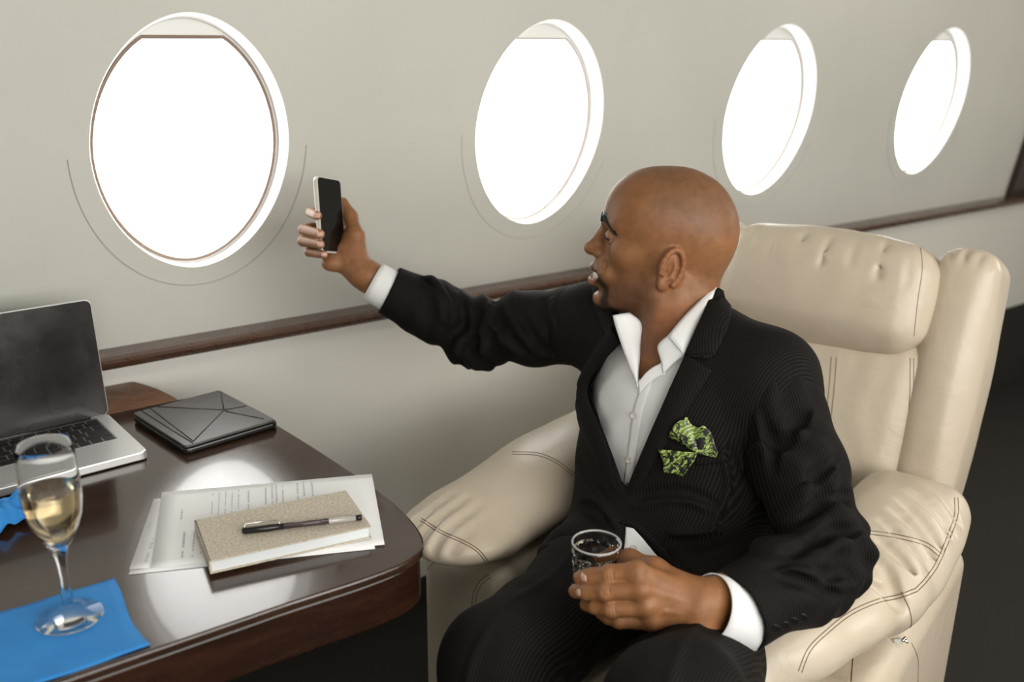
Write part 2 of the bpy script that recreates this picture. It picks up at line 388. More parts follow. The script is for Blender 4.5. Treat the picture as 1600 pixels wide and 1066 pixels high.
# ------------------------------------------------------------------ cabin shell
LEAN = .1583; YW = 1.7935; ZL = .7865; cL, sL = math.cos(LEAN), math.sin(LEAN)
WN = np.array([0, cL, sL])                       # outward normal of the window wall
TD = np.array([0, .993, -.12])                    # the window tubes run outward and slightly down
def WP(x, s, d=0.): return np.array([x, YW - s * sL, ZL + s * cL]) + (WN if d < 0 else TD) * d
WX = [.5666 + .785 * i for i in range(4)]; WS = .368; WA, WB = .1783, .23
def oval(a, b, t): return a * np.sign(np.cos(t)) * abs(np.cos(t)) ** 1.05, b * np.sign(np.sin(t)) * abs(np.sin(t)) ** 1.05
NT = 96
def ring(cx, a, b, d, flat=None, n=NT):
    o = []
    for t in np.linspace(0, 2 * np.pi, n, endpoint=False):
        u, v = oval(a, b, t)
        if flat is not None: v = min(v, flat)
        o.append(WP(cx + u, WS + v, d))
    return o
bm = bmesh.new(); S0, S1 = -.02, 1.12; XL, XR = -1.2, 4.3
xs = [XL] + [(WX[i] + WX[i + 1]) / 2 for i in range(3)] + [WX[3] + .3925]
xs[0] = WX[0] - .3925
for i, cx in enumerate(WX):
    x0, x1 = xs[i], xs[i + 1] if i < 3 else xs[4]
    for d in (0, .012):
        if d: continue
    inner = [bm.verts.new(tuple(p)) for p in ring(cx, WA, WB, 0)]
    outer = []
    for t in np.linspace(0, 2 * np.pi, NT, endpoint=False):
        c, s_ = math.cos(t), math.sin(t); k = 1e9
        if c > 1e-9: k = min(k, (x1 - cx) / c)
        if c < -1e-9: k = min(k, (x0 - cx) / c)
        if s_ > 1e-9: k = min(k, (.75 - WS) / s_)
        if s_ < -1e-9: k = min(k, (S0 - WS) / s_)
        outer.append(bm.verts.new(tuple(WP(cx + k * c, WS + k * s_))))
    for j in range(NT): bm.faces.new((inner[j], inner[(j + 1) % NT], outer[(j + 1) % NT], outer[j]))
    corners = [(x1, .75), (x0, .75), (x0, S0), (x1, S0)]
    for (qx, qs) in corners:                      # fill the four corner slivers
        g = np.array(WP(qx, qs)); v = bm.verts.new(tuple(g)); ang = math.atan2(qs - WS, qx - cx) % (2 * np.pi)
        j = int(ang / (2 * np.pi / NT)); bm.faces.new((v, outer[j], outer[(j + 1) % NT]))
def quadw(a, b, c, d): bm.faces.new([bm.verts.new(tuple(p)) for p in (a, b, c, d)])
quadw(WP(XL, S0), WP(xs[0], S0), WP(xs[0], .75), WP(XL, .75)); quadw(WP(xs[4], S0), WP(XR, S0), WP(XR, .75), WP(xs[4], .75))
quadw(WP(XL, .75), WP(XR, .75), WP(XR, S1), WP(XL, S1))
tag(frombm('wall_window_side', bm, MT['wall'], None, False), kind='structure')
for i, cx in enumerate(WX):
    # reveal: softly rounded lip then a tube running outward to the pane
    R = [ring(cx, WA, WB, 0), ring(cx, WA - .002, WB - .002, .004), ring(cx, WA - .003, WB - .003, .012), ring(cx, WA - .005, WB - .005, .042)]
    bm = bmesh.new(); vr = [[bm.verts.new(tuple(p)) for p in r] for r in R]
    for A, B in zip(vr, vr[1:]):
        for j in range(NT): bm.faces.new((A[j], A[(j + 1) % NT], B[(j + 1) % NT], B[j]))
    w = tag(frombm('window_%d' % (i + 1), bm, MT['reveal']), kind='structure')
    fl = WB - .012 - .024
    # inner frame with a flat-topped opening (lowered shade edge)
    bm = bmesh.new(); A = [bm.verts.new(tuple(p)) for p in ring(cx, WA - .004, WB - .004, .042)]; B = [bm.verts.new(tuple(p)) for p in ring(cx, WA - .012, WB - .012, .042, fl)]
    B2 = [bm.verts.new(tuple(p)) for p in ring(cx, WA - .012, WB - .012, .048, fl)]
    for j in range(NT):
        k = (j + 1) % NT; bm.faces.new((A[j], A[k], B[k], B[j])); bm.faces.new((B[j], B[k], B2[k], B2[j]))
    frombm('window_frame', bm, MT['reveal'], w, False)
    tube('window_gasket', ring(cx, WA - .012, WB - .012, .041, fl), .0018 if i else .0034, MT['gasket'], w, 6, True)
    bm = bmesh.new(); bm.faces.new([bm.verts.new(tuple(p)) for p in ring(cx, WA - .012, WB - .012, .050)])
    bm.faces.new([bm.verts.new(tuple(p)) for p in ring(cx, WA - .012, WB - .012, .054)][::-1])
    # scribed arc below the window
    pts = []
    for t in np.linspace(math.radians(182), math.radians(358 if i == 0 else 340), 60):
        pts.append(WP(cx + (WA + .036) * math.cos(t), WS + (WB + .036) * math.sin(t), -.0004))
    tube('scribed_line', pts, .0010 if i == 0 else .0007, MT['line' if i == 0 else 'line2'], w, 6)
    m = MT.get('pane')
    if m is None:
        m = MT['pane'] = mat('window_pane', (1, 1, 1), 0); nt = m.node_tree; g = nd(m, 'ShaderNodeBsdfTransparent'); gl = nd(m, 'ShaderNodeBsdfGlossy', i_Roughness=0.); mx = nd(m, 'ShaderNodeMixShader', i_0=.05)
        lk(m, g.outputs[0], mx.inputs[1]); lk(m, gl.outputs[0], mx.inputs[2]); lk(m, mx.outputs[0], nt.nodes['Material Output'].inputs[0])
    frombm('window_pane', bm, m, w, False)
# ledge (chair rail) along the wall
prof = [(.012, .0), (-.052, .0), (-.064, -.003), (-.068, -.008), (-.066, -.013), (-.062, -.018), (-.058, -.022), (.012, -.022)]
bm = bmesh.new(); A = [bm.verts.new((XL, YW + a, ZL + b)) for a, b in prof]; B = [bm.verts.new((XR, YW + a, ZL + b)) for a, b in prof]
for j in range(len(prof)): k = (j + 1) % len(prof); bm.faces.new((A[j], A[k], B[k], B[j]))
bm.faces.new(A); bm.faces.new(B[::-1]); tag(frombm('trim_1', bm, MT['ledge'], None, False), kind='structure')
tag(box('wall_lower_window_side', (XL, YW, .05), (XR, YW + .03, ZL - .01), MT['wall_low']), kind='structure')
tag(box('baseboard_window_side', (1.9, YW - .012, 0), (XR, YW + .03, .325), MT['carpet']), kind='structure')
tag(box('baseboard_forward', (XL, YW - .012, 0), (1.9, YW + .03, .07), MT['carpet']), kind='structure')
bm = bmesh.new(); a0, a1 = 3.585, XR
boxpts(bm, [WP(a0, .0, -.022), WP(a1, 0, -.022), WP(a1, 0, .0), WP(a0, 0, .0), WP(a0, 1.1, -.022), WP(a1, 1.1, -.022), WP(a1, 1.1, .0), WP(a0, 1.1, .0)])
tag(bev(frombm('trim_2', bm, MT['darkwood'], None, False), .004), kind='structure')
tag(box('floor', (XL, -1.25, -.03), (XR, YW + .03, 0), MT['carpet']), kind='structure')
zc = ZL + S1 * cL; yc = YW - S1 * sL
tag(box('ceiling', (XL, -1.25, zc - .002), (XR, yc + .02, zc + .03), MT['ceiling']), kind='structure')
tag(box('wall_opposite', (XL, -1.28, 0), (XR, -1.25, zc), MT['wall']), kind='structure')
tag(box('wall_aft', (XR, -1.28, 0), (XR + .03, YW + .03, zc), MT['wall']), kind='structure')
tag(box('wall_forward', (XL - .03, -1.28, 0), (XL, YW + .03, zc), MT['wall']), kind='structure')
# ------------------------------------------------------------------ table
TZ = .72
table = tag(empty('table', (.1, 1.3, 0)), 'dark glossy mahogany cabin table with a rounded corner and deep edge band', 'table')
right = spline([(.520, 1.636), (.548, 1.55), (.563, 1.42), (.575, 1.288), (.585, 1.12), (.580, 1.02), (.563, .955), (.530, .928), (.47, .920), (.36, .924)], 60)
out = [(-1.0, 1.636)] + [tuple(p) for p in right] + [(.2, .925), (-1.0, .925)]
out = out[::-1]
prism('tabletop', [(x, y, TZ - .012) for x, y in out], (0, 0, .012), MT['table'], table, .003)
cx_, cy_ = np.mean([p[0] for p in out]), 1.28
ins = [(x - (.004 if x > 0 else 0), y + (.004 if y < 1.28 else -.004), TZ - .078) for x, y in out]
prism('edge_band', ins, (0, 0, .066), MT['apron'], table, .004)
leafc = [pz(*p, TZ - .004)[:2] for p in [(150, 590), (190, 592), (240, 605), (275, 622), (300, 640)]]
leafc = spline([tuple(a) for a in leafc] , 24)
prism('rear_leaf', [(-.9, 1.632, TZ - .022), (.53, 1.632, TZ - .022)] + [(a, min(b, 1.788), TZ - .022) for a, b in leafc[::-1] if b > 1.64] + [(-.9, 1.788, TZ - .022)], (0, 0, .018), MT['disc'], table, .002)
bm = bmesh.new(); bx(bm, (-.75, 1.1, 0), (.9, 0, 0), (0, .35, 0), (0, 0, TZ - .078)); bev(frombm('pedestal', bm, MT['apron'], table, False), .01)
# ------------------------------------------------------------------ laptop
lap = empty('laptop', (.2, 1.5, TZ)); tag(lap, 'open silver laptop with black keys and smudged dark screen on table', 'laptop')
o0 = np.array([.347, 1.411, TZ + .0015]); lx = _n([-.9975, -.0585, 0]); ly = _n([-.088, .996, 0]); ly = _n(ly - lx * (ly @ lx)); lz = np.array([0, 0, 1.]); LWD, LDP = .312, .192
def LP(a, b, c=0.): return o0 + lx * a + ly * b + lz * c
def rrect(w, h, r, n=6, f=lambda a, b: (a, b)):
    o = []
    for (cx, cy, t0) in ((w - r, h - r, 0), (r, h - r, 90), (r, r, 180), (w - r, r, 270)):
        for t in np.linspace(t0, t0 + 90, n): o.append(f(cx + r * math.cos(math.radians(t)), cy + r * math.sin(math.radians(t))))
    return o
prism('base', [LP(a, b) for a, b in rrect(LWD, LDP, .011)], (0, 0, .0135), MT['alu'], lap, .002)
ks = [LP(a, b, .0132) for a, b in rrect(.270, .105, .003, 3, lambda a, b: (a + .021, b + .074))]
kb = prism('keyboard', ks, (0, 0, .0006), MT['keywell'], lap)
rows = [(6, [1] * 14, .55), (5, [1] * 13 + [1.4], 1), (4, [1.4] + [1] * 13, 1), (3, [1.7] + [1] * 11 + [1.75], 1), (2, [2.2] + [1] * 10 + [2.2], 1), (1, [1, 1, 1, 1.2, 5, 1.2, 1, 1, 1, 1], 1)]
yb = .076; HR = .0178
ypos = yb
for ri, ws, hh in rows[::-1]:
    tot = sum(ws); unit = .266 / tot; a = .023
    for w in ws[::-1]:
        kw = w * unit; h_ = HR * hh
        bm = bmesh.new(); bx(bm, LP(a + .0012, ypos, .0136), lx * (kw - .0026), ly * (h_ - .0028), lz * .0013); bev(frombm('key', bm, MT['key'], kb, False), .0004, 1)
        a += kw
    ypos += HR * hh
prism('trackpad', [LP(a, b, .0133) for a, b in rrect(.098, .062, .003, 3, lambda a, b: (a + .107, b + .006))], (0, 0, .0005), mat('trackpad_metal', (.56, .56, .555), .36, .4), lap, .0002)
th = math.radians(97); hd = -ly * math.cos(th) + lz * math.sin(th) ; hd = _n(ly * math.cos(math.radians(83)) + lz * math.sin(math.radians(83))); hn = np.cross(lx, hd); hn = hn if hn @ ly > 0 else -hn
h0 = LP(0, .182, .0145)
def SP(a, b, c=0.): return h0 + lx * a + hd * b + hn * c
scr = prism('screen_lid', [SP(a, b, 0) for a, b in rrect(LWD, .196, .010, 6)], hn * .0055, MT['alu'], lap, .0012)
prism('screen', [SP(a, b, -.0006) for a, b in rrect(LWD - .0028, .1932, .009, 6, lambda a, b: (a + .0014, b + .0014))], hn * .001, MT['screen'], scr)
tube('hinge', [LP(.03, .184, .0135), LP(LWD - .03, .184, .0135)], .004, MT['blackplastic'], lap)
# ------------------------------------------------------------------ tablet in folio
tab = empty('tablet', tuple(pz(320, 660, TZ))); tag(tab, 'tablet in a dark grey folding cover with triangular creases', 'tablet')
TC = [pz(*p, TZ + .016) for p in [(207, 645), (343, 609), (430, 657), (288, 698)]]   # bl, tl, tr, br
ta, tb = TC[3] - TC[0], TC[1] - TC[0]; tb = _n(tb) * .5 * (np.linalg.norm(tb) + np.linalg.norm(TC[2] - TC[3])); ta = _n(ta - _n(tb) * (ta @ _n(tb))) * np.linalg.norm(ta)
def TP(u, v, c=0.): return TC[0] + ta * u + tb * v + np.array([0, 0, c])
la, lb = np.linalg.norm(ta), np.linalg.norm(tb)
prism('tablet_body', [TP(u / la, v / lb, -.0145) for u, v in rrect(la + .004, lb + .008, .012, 6, lambda a, b: (a - .002, b - .002))], (0, 0, .0095), MT['blackplastic'], tab, .003)
fc = prism('folio_cover', [TP(u / la, v / lb, -.0045) for u, v in rrect(la, lb, .006, 6)], (0, 0, .0045), MT['folio'], tab, .0015)
def groove(P, par=fc):
    for a, b in zip(P, P[1:]):
        tube('crease', [TP(*a, .0001), TP(*b, .0001)], .0011, MT['folio_groove'], par, 6)
# creases from the photo, as fractions of the cover
def tuv(x, y): p = pz(x, y, TZ + .016) - TC[0]; return (p @ ta / la ** 2, p @ tb / lb ** 2)
groove([tuv(231, 635), tuv(350, 641), tuv(345, 612)]); groove([tuv(350, 641), tuv(302, 690), tuv(231, 635)])
groove([tuv(350, 641), tuv(384, 635)]); groove([tuv(352, 643), tuv(412, 655)]); groove([(0.02, .09), (.98, .09)])
# ------------------------------------------------------------------ papers, notebook, pen
def sheet(corn, z, name, label, group, wav=0.0006):
    c = [pz(*p, z) for p in corn]; N = 14; G = []
    for i in range(N):
        r = []
        for j in range(N):
            u, v = i / (N - 1), j / (N - 1); p = (c[0] * (1 - u) + c[1] * u) * (1 - v) + (c[3] * (1 - u) + c[2] * u) * v
            r.append(p + np.array([0, 0, wav * (1 + math.sin(3 * u + 4 * v + z * 900)) * .5]))
        G.append(r)
    o = gridsheet(name, G, .0003, MT['paper'], None, up=(0, 0, 1)); tag(o, label, 'paper', group); return o, c
def printed(o, c, lines, off=.0013):
    bm = bmesh.new(); zz = np.array([0, 0, off])
    for (u, v0, v1, w, seed) in lines:
        rn = random.Random(seed); v = v0
        while v < v1:
            L = rn.uniform(.012, .035); f = lambda a, b: (c[0] * (1 - a) + c[1] * a) * (1 - b) + (c[3] * (1 - a) + c[2] * a) * b + zz
            if rn.random() < .86:
                e = min(v + L, v1); bm.faces.new([bm.verts.new(tuple(p)) for p in (f(u, v), f(u + w, v), f(u + w, e), f(u, e))])
            v += L + .010
    tag(frombm('printed_text', bm, MT['ink'], o, False), kind='stuff')
pB, cB = sheet([(235, 800), (565, 748), (586, 858), (201, 898)], TZ + .0006, 'paper_sheet', 'white printed sheet at the bottom, its corner nearest the champagne flute', 'printed sheets', .0003)
pC, cC = sheet([(240.6, 780), (560, 752), (571, 858), (202, 890)], TZ + .0018, 'paper_sheet', 'white printed sheet, middle one with a stepped upper left corner', 'printed sheets', .0004)
pA, cA = sheet([(252.7, 769.7), (581, 741), (601, 851), (236, 888)], TZ + .0030, 'paper_sheet', 'white printed sheet on top, running out to the right of the notebook', 'printed sheets')
printed(pA, cA, [(.10 + .0, .30, .44, .008, 1), (.12, .56, .93, .009, 2), (.165, .6, .93, .006, 3), (.20, .62, .9, .005, 4), (.235, .1, .92, .005, 5), (.265, .1, .92, .005, 6), (.295, .08, .9, .005, 7), (.325, .08, .9, .005, 8), (.355, .08, .9, .005, 9), (.40, .1, .55, .006, 10), (.48, .08, .5, .006, 11), (.51, .05, .45, .006, 12), (.53, .05, .45, .006, 13), (.56, .08, .4, .006, 14), (.63, .05, .4, .006, 15), (.66, .05, .4, .006, 16), (.70, .06, .35, .006, 17)])
printed(pC, cC, [(.02, .38, .47, .008, 31), (.055, .62, .93, .010, 32)])
NBC = [pz(*p, TZ + .0225) for p in [(303.7, 812.8), (540.3, 765.9), (585.6, 821.4), (327.3, 879.7)]]
nu = NBC[1] - NBC[0]; nv = NBC[3] - NBC[0]; nul, nvl = np.linalg.norm(nu) * 1.0, np.linalg.norm(nv) * .97; nu = _n(nu); nv = _n(nv - nu * (nv @ nu))
def NB(a, b, c=0.): return NBC[0] + nu * a + nv * b + np.array([0, 0, c])
note = empty('notebook', tuple(NB(nul / 2, nvl / 2, -.02))); tag(note, 'beige linen hardcover notebook lying on the printed sheets', 'notebook')
prism('cover_board', [NB(*p, -.0018) for p in ((0, 0), (nul, 0), (nul, nvl), (0, nvl))], (0, 0, .0018), MT['linen'], note, .0006)
prism('cover_board', [NB(*p, -.0178) for p in ((0, 0), (nul, 0), (nul, nvl), (0, nvl))], (0, 0, .0018), MT['linen'], note, .0006)
prism('spine', [NB(*p, -.0178) for p in ((-.0005, 0), (.0022, 0), (.0022, nvl), (-.0005, nvl))], (0, 0, .0178), MT['linen'], note, .0006)
prism('page_block', [NB(*p, -.016) for p in ((.0022, .002), (nul - .003, .002), (nul - .003, nvl - .003), (.0022, nvl - .003))], (0, 0, .0142), MT['pages'], note)
z5 = TZ + .0225 + .0046
pa, pb = pz(378, 830, z5), pz(565, 808.5, z5); pdn = _n(pb - pa); pl = np.linalg.norm(pb - pa)
pen = empty('pen', tuple((pa + pb) / 2)); tag(pen, 'ballpoint pen with black cap and clear barrel on the linen notebook', 'pen')
def PQ(t, dx=0., dz=0.): w = np.cross(pdn, [0, 0, 1]); return pa + pdn * pl * t + w * dx + np.array([0, 0, dz])
lathe('barrel', [(0, .28), (.0036, .28), (.0037, .7), (.0037, .95), (0, .95)], pa, MT['clearplastic'], pen, 16) if False else None
tube('cap', [PQ(0), PQ(.02), PQ(.2), PQ(.34)], [.0030, .0045, .0046, .0040], MT['blackplastic'], pen, 16)
tube('barrel', [PQ(.33), PQ(.97)], [.0038, .0038], MT['chrome'] if False else mat('frosted_barrel', (.55, .53, .50), .25, .1, Transmission_Weight=.3), pen, 16)
tube('ink_tube', [PQ(.33, 0, .0), PQ(.72, 0, .0)], [.0039, .0039], mat('violet_ink', (.05, .035, .04), .25), pen, 12)
tube('end_plug', [PQ(.95), PQ(1.0)], [.0041, .0040], MT['blackplastic'], pen, 16)
tube('clip', [PQ(.02, 0, .004), PQ(.03, -.005, .007), PQ(.30, -.005, .007), PQ(.31, 0, .004)], .0009, MT['chrome'], pen, 8)
# ------------------------------------------------------------------ napkins and flute
N = 26; G = []
for i in range(N):
    r = []
    for j in range(N):
        u, v = i / (N - 1), j / (N - 1); x = .2085 - u * .30 - .004 * math.sin(v * 5); y = .934 + v * .158
        r.append((x, y, TZ + .0022 + .0009 * math.sin(7 * u + 3) * math.sin(6 * v + 1) + .0006 * math.sin(23 * u - 9 * v)))
    G.append(r)
tag(gridsheet('napkin', G, .0015, MT['napkin'], None, up=(0, 0, 1)), 'flat folded blue paper napkin under the champagne flute', 'napkin')
N = 40; G = []
c0, c1, c2, c3 = pz(-60, 800, TZ), pz(93, 782, TZ), pz(72, 812, TZ), pz(-70, 862, TZ)
for i in range(N):
    r = []
    for j in range(N):
        u, v = i / (N - 1), j / (N - 1); p = (c0 * (1 - u) + c1 * u) * (1 - v) + (c3 * (1 - u) + c2 * u) * v
        e = min(u, 1 - u, v, 1 - v); h = .013 * sm(e, 0, .25) * (1 + .5 * math.sin(11 * u + 4 * v)) + .006 * abs(math.sin(16 * u - 7 * v)) + .003 * abs(math.sin(9 * v + 13 * u + 1))
        h += .014 * math.exp(-((u - .82) ** 2 + (v - .15) ** 2) / .02)
        r.append(p + np.array([.006 * math.sin(9 * v), .005 * math.sin(12 * u), .004 + h]))
    G.append(r)
tag(gridsheet('napkin', G, .0012, MT['napkin'], None, up=(0, 0, 1)), 'crumpled blue paper napkin at the front of the laptop', 'napkin')
FB = np.array([.150, 1.033, TZ + .0036]); FS = 1480.
fl = empty('champagne_flute', tuple(FB)); tag(fl, 'tall stemmed champagne flute half full of pale wine on flat blue napkin', 'glass')
outp = [(0, 0), (.034, 0), (.0355, .0012), (.035, .0024), (.026, .0045), (.014, .0085), (.0075, .015), (.0048, .022), (.0060, .030), (.0048, .036), (.0042, .050), (.0050, .065), (.0066, .078), (.0088, .087), (.0150, .0975), (.0225, .112), (.0275, .128), (.0300, .145), (.0305, .158), (.0300, .175), (.0291, .195), (.0288, .209), (.0284, .2105)]
inp = [(.0276, .209), (.0279, .195), (.0288, .175), (.0293, .158), (.0288, .145), (.0263, .128), (.0212, .112), (.0138, .0998), (.0070, .0935), (0, .092)]
lathe('bowl_and_stem', outp + inp, FB, MT['thinglass'], fl, 72)
LH = .158
lathe('champagne', [(0, LH), (.0268, LH), (.0291, LH + .0006), (.0290, .1575), (.0286, .145), (.0260, .128), (.0209, .112), (.0135, .1002), (.0067, .0939), (0, .0925)], FB, MT['champagne'], fl, 72)
# ------------------------------------------------------------------ armchair
A0 = np.array([.83, .893, 0.]); Rc = np.array([[.9563, .2924, 0], [-.2924, .9563, 0], [0, 0, 1.]]).T   # columns: back, to the wall, up
def CH(a, l, z): return A0 + Rc @ np.array([a, l, z])
chair = tag(empty('reclining_armchair', tuple(CH(.3, -.03, 0))), 'plump cream leather recliner armchair the man in the suit sits in', 'armchair')
th_ = math.radians(17); Rb = Rc @ np.array([[math.cos(th_), 0, math.sin(th_)], [0, 1, 0], [-math.sin(th_), 0, math.cos(th_)]])
def wr(p, s, A, f):       # soft leather creases
    q = (p - A0) @ Rc; return A * np.sin(f * q[:, 0] + 2.2 * np.sin(f * .5 * q[:, 1] + s) + s) * np.sin(f * .6 * q[:, 1] + 1.7 * np.sin(f * .4 * q[:, 2] + s))
LE = MT['leather']
def pieces(name, S, res=.005, parent=chair, d=None):
    if d: S.disp = d
    o, V, Q = S.build(name, res, LE, parent); return o, bvh(V, Q)
S = Sculpt().box(CH(.27, -.03, .335), (.34, .19, .115), .06, Rc, puff=.02); _, T_seat = pieces('seat_cushion', S, .006)
S = Sculpt().box(CH(.38, -.03, .15), (.34, .27, .11), .03, Rc); pieces('base', S, .008)
S = Sculpt(); S.box(CH(.735, -.03, .655), (.07, .215, .17), .055, Rb, puff=.022); back, T_back = pieces('backrest', S, .005, d=lambda p: wr(p, 1., .0012, 60))
S = Sculpt(); S.box(CH(.765, -.018, .882), (.075, .198, .104), .046, Rb, puff=.02)
for q in np.linspace(-.15, .15, 7):
    S.cap(CH(.735 + .01 * math.sin(q * 50), -.025 + q, .989), CH(.70, -.025 + q * 1.05, .94 + .015 * math.sin(q * 90)), .0016, .0006, .016, 's')
headp, T_head = pieces('headrest_pillow', S, .005, d=lambda p: wr(p, 2.4, .0012, 50))
S = Sculpt(); S.box(CH(.85, -.015, .62), (.05, .25, .28), .04, Rb); pieces('back_panel', S, .008)
for sgn in (-1, 1):
    S = Sculpt(); lc = -.006 + sgn * .252
    S.box(CH(.79, lc, .735), (.09, .060, .242), .036, Rb, puff=.012)
    for q in (-.042, -.022, .004, .028, .046): S.cap(CH(.80 + q * .3, lc + q, .982), CH(.725, lc + q * .85, .945 + q * .3), .004, .001, .010, 's')
    ow, T_w = pieces('side_wing', S, .005, d=lambda p: wr(p, 4.1, .001, 45))
    if sgn < 0: T_wing = T_w
# near armrest
def armpad(l0, near):
    S = Sculpt()
    if near:
        S.box(CH(.40, l0, .572), (.22, .094, .054), .050, Rc, puff=.018)
        S.ell(CH(.33, l0 - .005, .590), (.20, .084, .052), Rc, .05)
        S.chain([CH(.24, l0 - .042, .590), CH(.15, l0 - .022, .592), CH(.06, l0 + .014, .582), CH(-.012, l0 + .052, .553)], [.056, .054, .055, .052], .03, flat=(0, 0, 1), fs=1.3)
        S.ell(CH(-.018, l0 + .064, .515), (.046, .044, .058), Rc, .03)
        S.ell(CH(.14, l0 + .03, .590), (.16, .07, .048), Rc, .05)
    else:
        S.box(CH(.29, l0, .594), (.31, .094, .044), .043, Rc, puff=.02)
        S.ell(CH(-.02, l0, .600), (.085, .095, .040), Rc, .04)
        S.ell(CH(.26, l0, .612), (.22, .085, .05), Rc, .05); S.ell(CH(.5, l0, .58), (.12, .09, .09), Rc, .05)
    rn = random.Random(5 if near else 8); EV = [.0008, .0028, .0042, .0046, .0038, .0024, .0008]
    for i in range(8 if near else 6):      # gathers running in from the seams
        if near:
            a = .20 + i * .044 + rn.uniform(-.012, .012); o_ = -.05 * max(0, 1 - a / .25) * -1; P = spline([CH(a - .012, l0 - .088 + o_, .60), CH(a, l0 - .070 + o_, .627), CH(a + .012, l0 - .045, .641), CH(a + .03, l0 - .012, .650)], 7)
        else:
            b = l0 - .078 + i * .030; P = spline([CH(-.104, b, .600), CH(-.085, b, .621), CH(-.05, b - .004, .638), CH(.0, b - .010, .648)], 7)
        S.chain(P, [e * (1. if near else .8) for e in EV], .016, 's')
    if near:
        S.chain(spline([CH(.13, l0 + .02, .640), CH(.16, l0 - .02, .638), CH(.17, l0 - .06, .620), CH(.19, l0 - .088, .60)], 9), [.0006, .002, .003, .0036, .004, .0036, .003, .002, .0006], .02, 's')
    return pieces('armrest_pad', S, .004, d=lambda p: wr(p, 3.3 + l0, .0016, 38))
def armbody(l0, near):
    S = Sculpt(); a_ = .085 if near else 0.
    h_ = .25 if near else .268
    S.box(CH(.32 + a_ / 2, l0, h_), (.325 - a_ / 2, .084, h_), .04, Rc)
    S.box(CH(.02 + a_, l0, h_ + .004), (.032, .090, h_), .032, Rc, k=.008)
    return pieces('arm_body', S, .005)
padn, T_pn = armpad(-.276, True); bodn, T_bn = armbody(-.282, True)
padf, T_pf = armpad(.262, False); bodf, T_bf = armbody(.268, False)
def seam(name, T, P, par, dbl=True, sep=5.5, n=40, stitch=True):
    P = spline(P, n); d = np.gradient(P, axis=0); nn = np.stack([-d[:, 1], d[:, 0]], 1); nn /= np.linalg.norm(nn, axis=1, keepdims=True)
    for s in ((-.5, .5) if dbl else (0,)):
        Hs = [hit(T, *(p + nn[i] * sep * s), .0001) for i, p in enumerate(P)]
        bm = bmesh.new(); run = []
        for i in range(n):
            if Hs[i] is not None: run.append(Hs[i])
            if Hs[i] is None or i == n - 1:
                if len(run) > 2: tube_into(bm, run, .0007, 5)
                run = []
        if len(bm.verts): frombm(name, bm, MT['thread'], par)
        else: bm.free()
seam('stitching', T_pn, [(1340, 830), (1400, 838), (1445, 850), (1470, 868)], padn)
seam('stitching', T_pn, [(1494, 778), (1494, 805), (1483, 838), (1465, 880), (1448, 905), (1432, 922)], padn)
seam('stitching', T_pn, [(1432, 922), (1405, 932), (1370, 940), (1330, 958), (1295, 985), (1265, 1015), (1250, 1050)], padn)
seam('stitching', T_pn, [(1408, 925), (1420, 950), (1424, 975), (1416, 992)], padn, False)
seam('stitching', T_bn, [(1330, 1066), (1332, 1040), (1334, 1015)], bodn, False); seam('stitching', T_bn, [(1434, 1066), (1434, 1030), (1424, 1005)], bodn, False)
seam('stitching', T_pf, [(658, 812), (690, 832), (722, 846), (748, 862), (768, 888)], padf, True, 4)
seam('stitching', T_pf, [(800, 708), (840, 710), (870, 722), (896, 742)], padf, True, 4)
seam('stitching', T_bf, [(657, 1060), (655, 1000), (656, 930), (668, 890), (695, 868)], bodf, False); seam('stitching', T_bf, [(740, 955), (742, 930), (752, 910), (766, 900)], bodf)
seam('stitching', T_head, [(1438, 385), (1441, 420), (1434, 470), (1428, 525)], headp, False); seam('stitching', T_back, [(1425, 560), (1424, 620), (1418, 690), (1408, 755)], back)
seam('stitching', T_back, [(1303, 558), (1300, 600), (1296, 640), (1290, 690)], back, True, 8)
# loose clear clip with a small cord knot tucked under the near armrest pad
cl_ = hit(T_bn, 1402, 1003, .004)
if cl_ is None: cl_ = CH(.2, -.36, .48)
clip = empty('cord_clip', tuple(cl_)); tag(clip, 'tiny clear clip and knotted cord caught under the near armrest pad', 'clip')
bm = bmesh.new(); bx(bm, cl_ - CR * .009 - CU * .004, CR * .011, CU * .007, -CF * .004); bev(frombm('clip_body', bm, MT['clearplastic'], clip, False), .0006)
S = Sculpt().ell(cl_ + CR * .006, (.003,) * 3).ell(cl_ + CR * .009 + CU * .003, (.0028,) * 3, k=.001).ell(cl_ + CR * .011 - CU * .002, (.003,) * 3, k=.001); S.build('knot', .0006, MT['chrome'], clip)
# ------------------------------------------------------------------ the seated man: joints
lsh, rsh = pd(1198, 594, 1.40), pd(930, 508, 1.62)
lel, lwr = pd(1298, 872, 1.29), pd(1092, 945, 1.17)
rel, rwr = pd(738, 515, 1.74), pd(575, 432, 1.70)
lhip, rhip = CH(.22, -.115, .53), CH(.22, .06, .53)
lkn, rkn = pd(1055, 1112, 1.06), pd(786, 1040, 1.24)
Nk = pd(1064, 545, 1.49); Pel = (lhip + rhip) / 2 + np.array([0, 0, .03])
TL_ = _n(lsh - rsh); up0 = _n(Nk - Pel); TFv = _n(np.cross(TL_, up0)); TU = np.cross(TFv, TL_); Rt = np.stack([TL_, TFv, TU], 1)   # lateral, forward, up
spine = lambda t: Pel + (Nk - Pel) * t
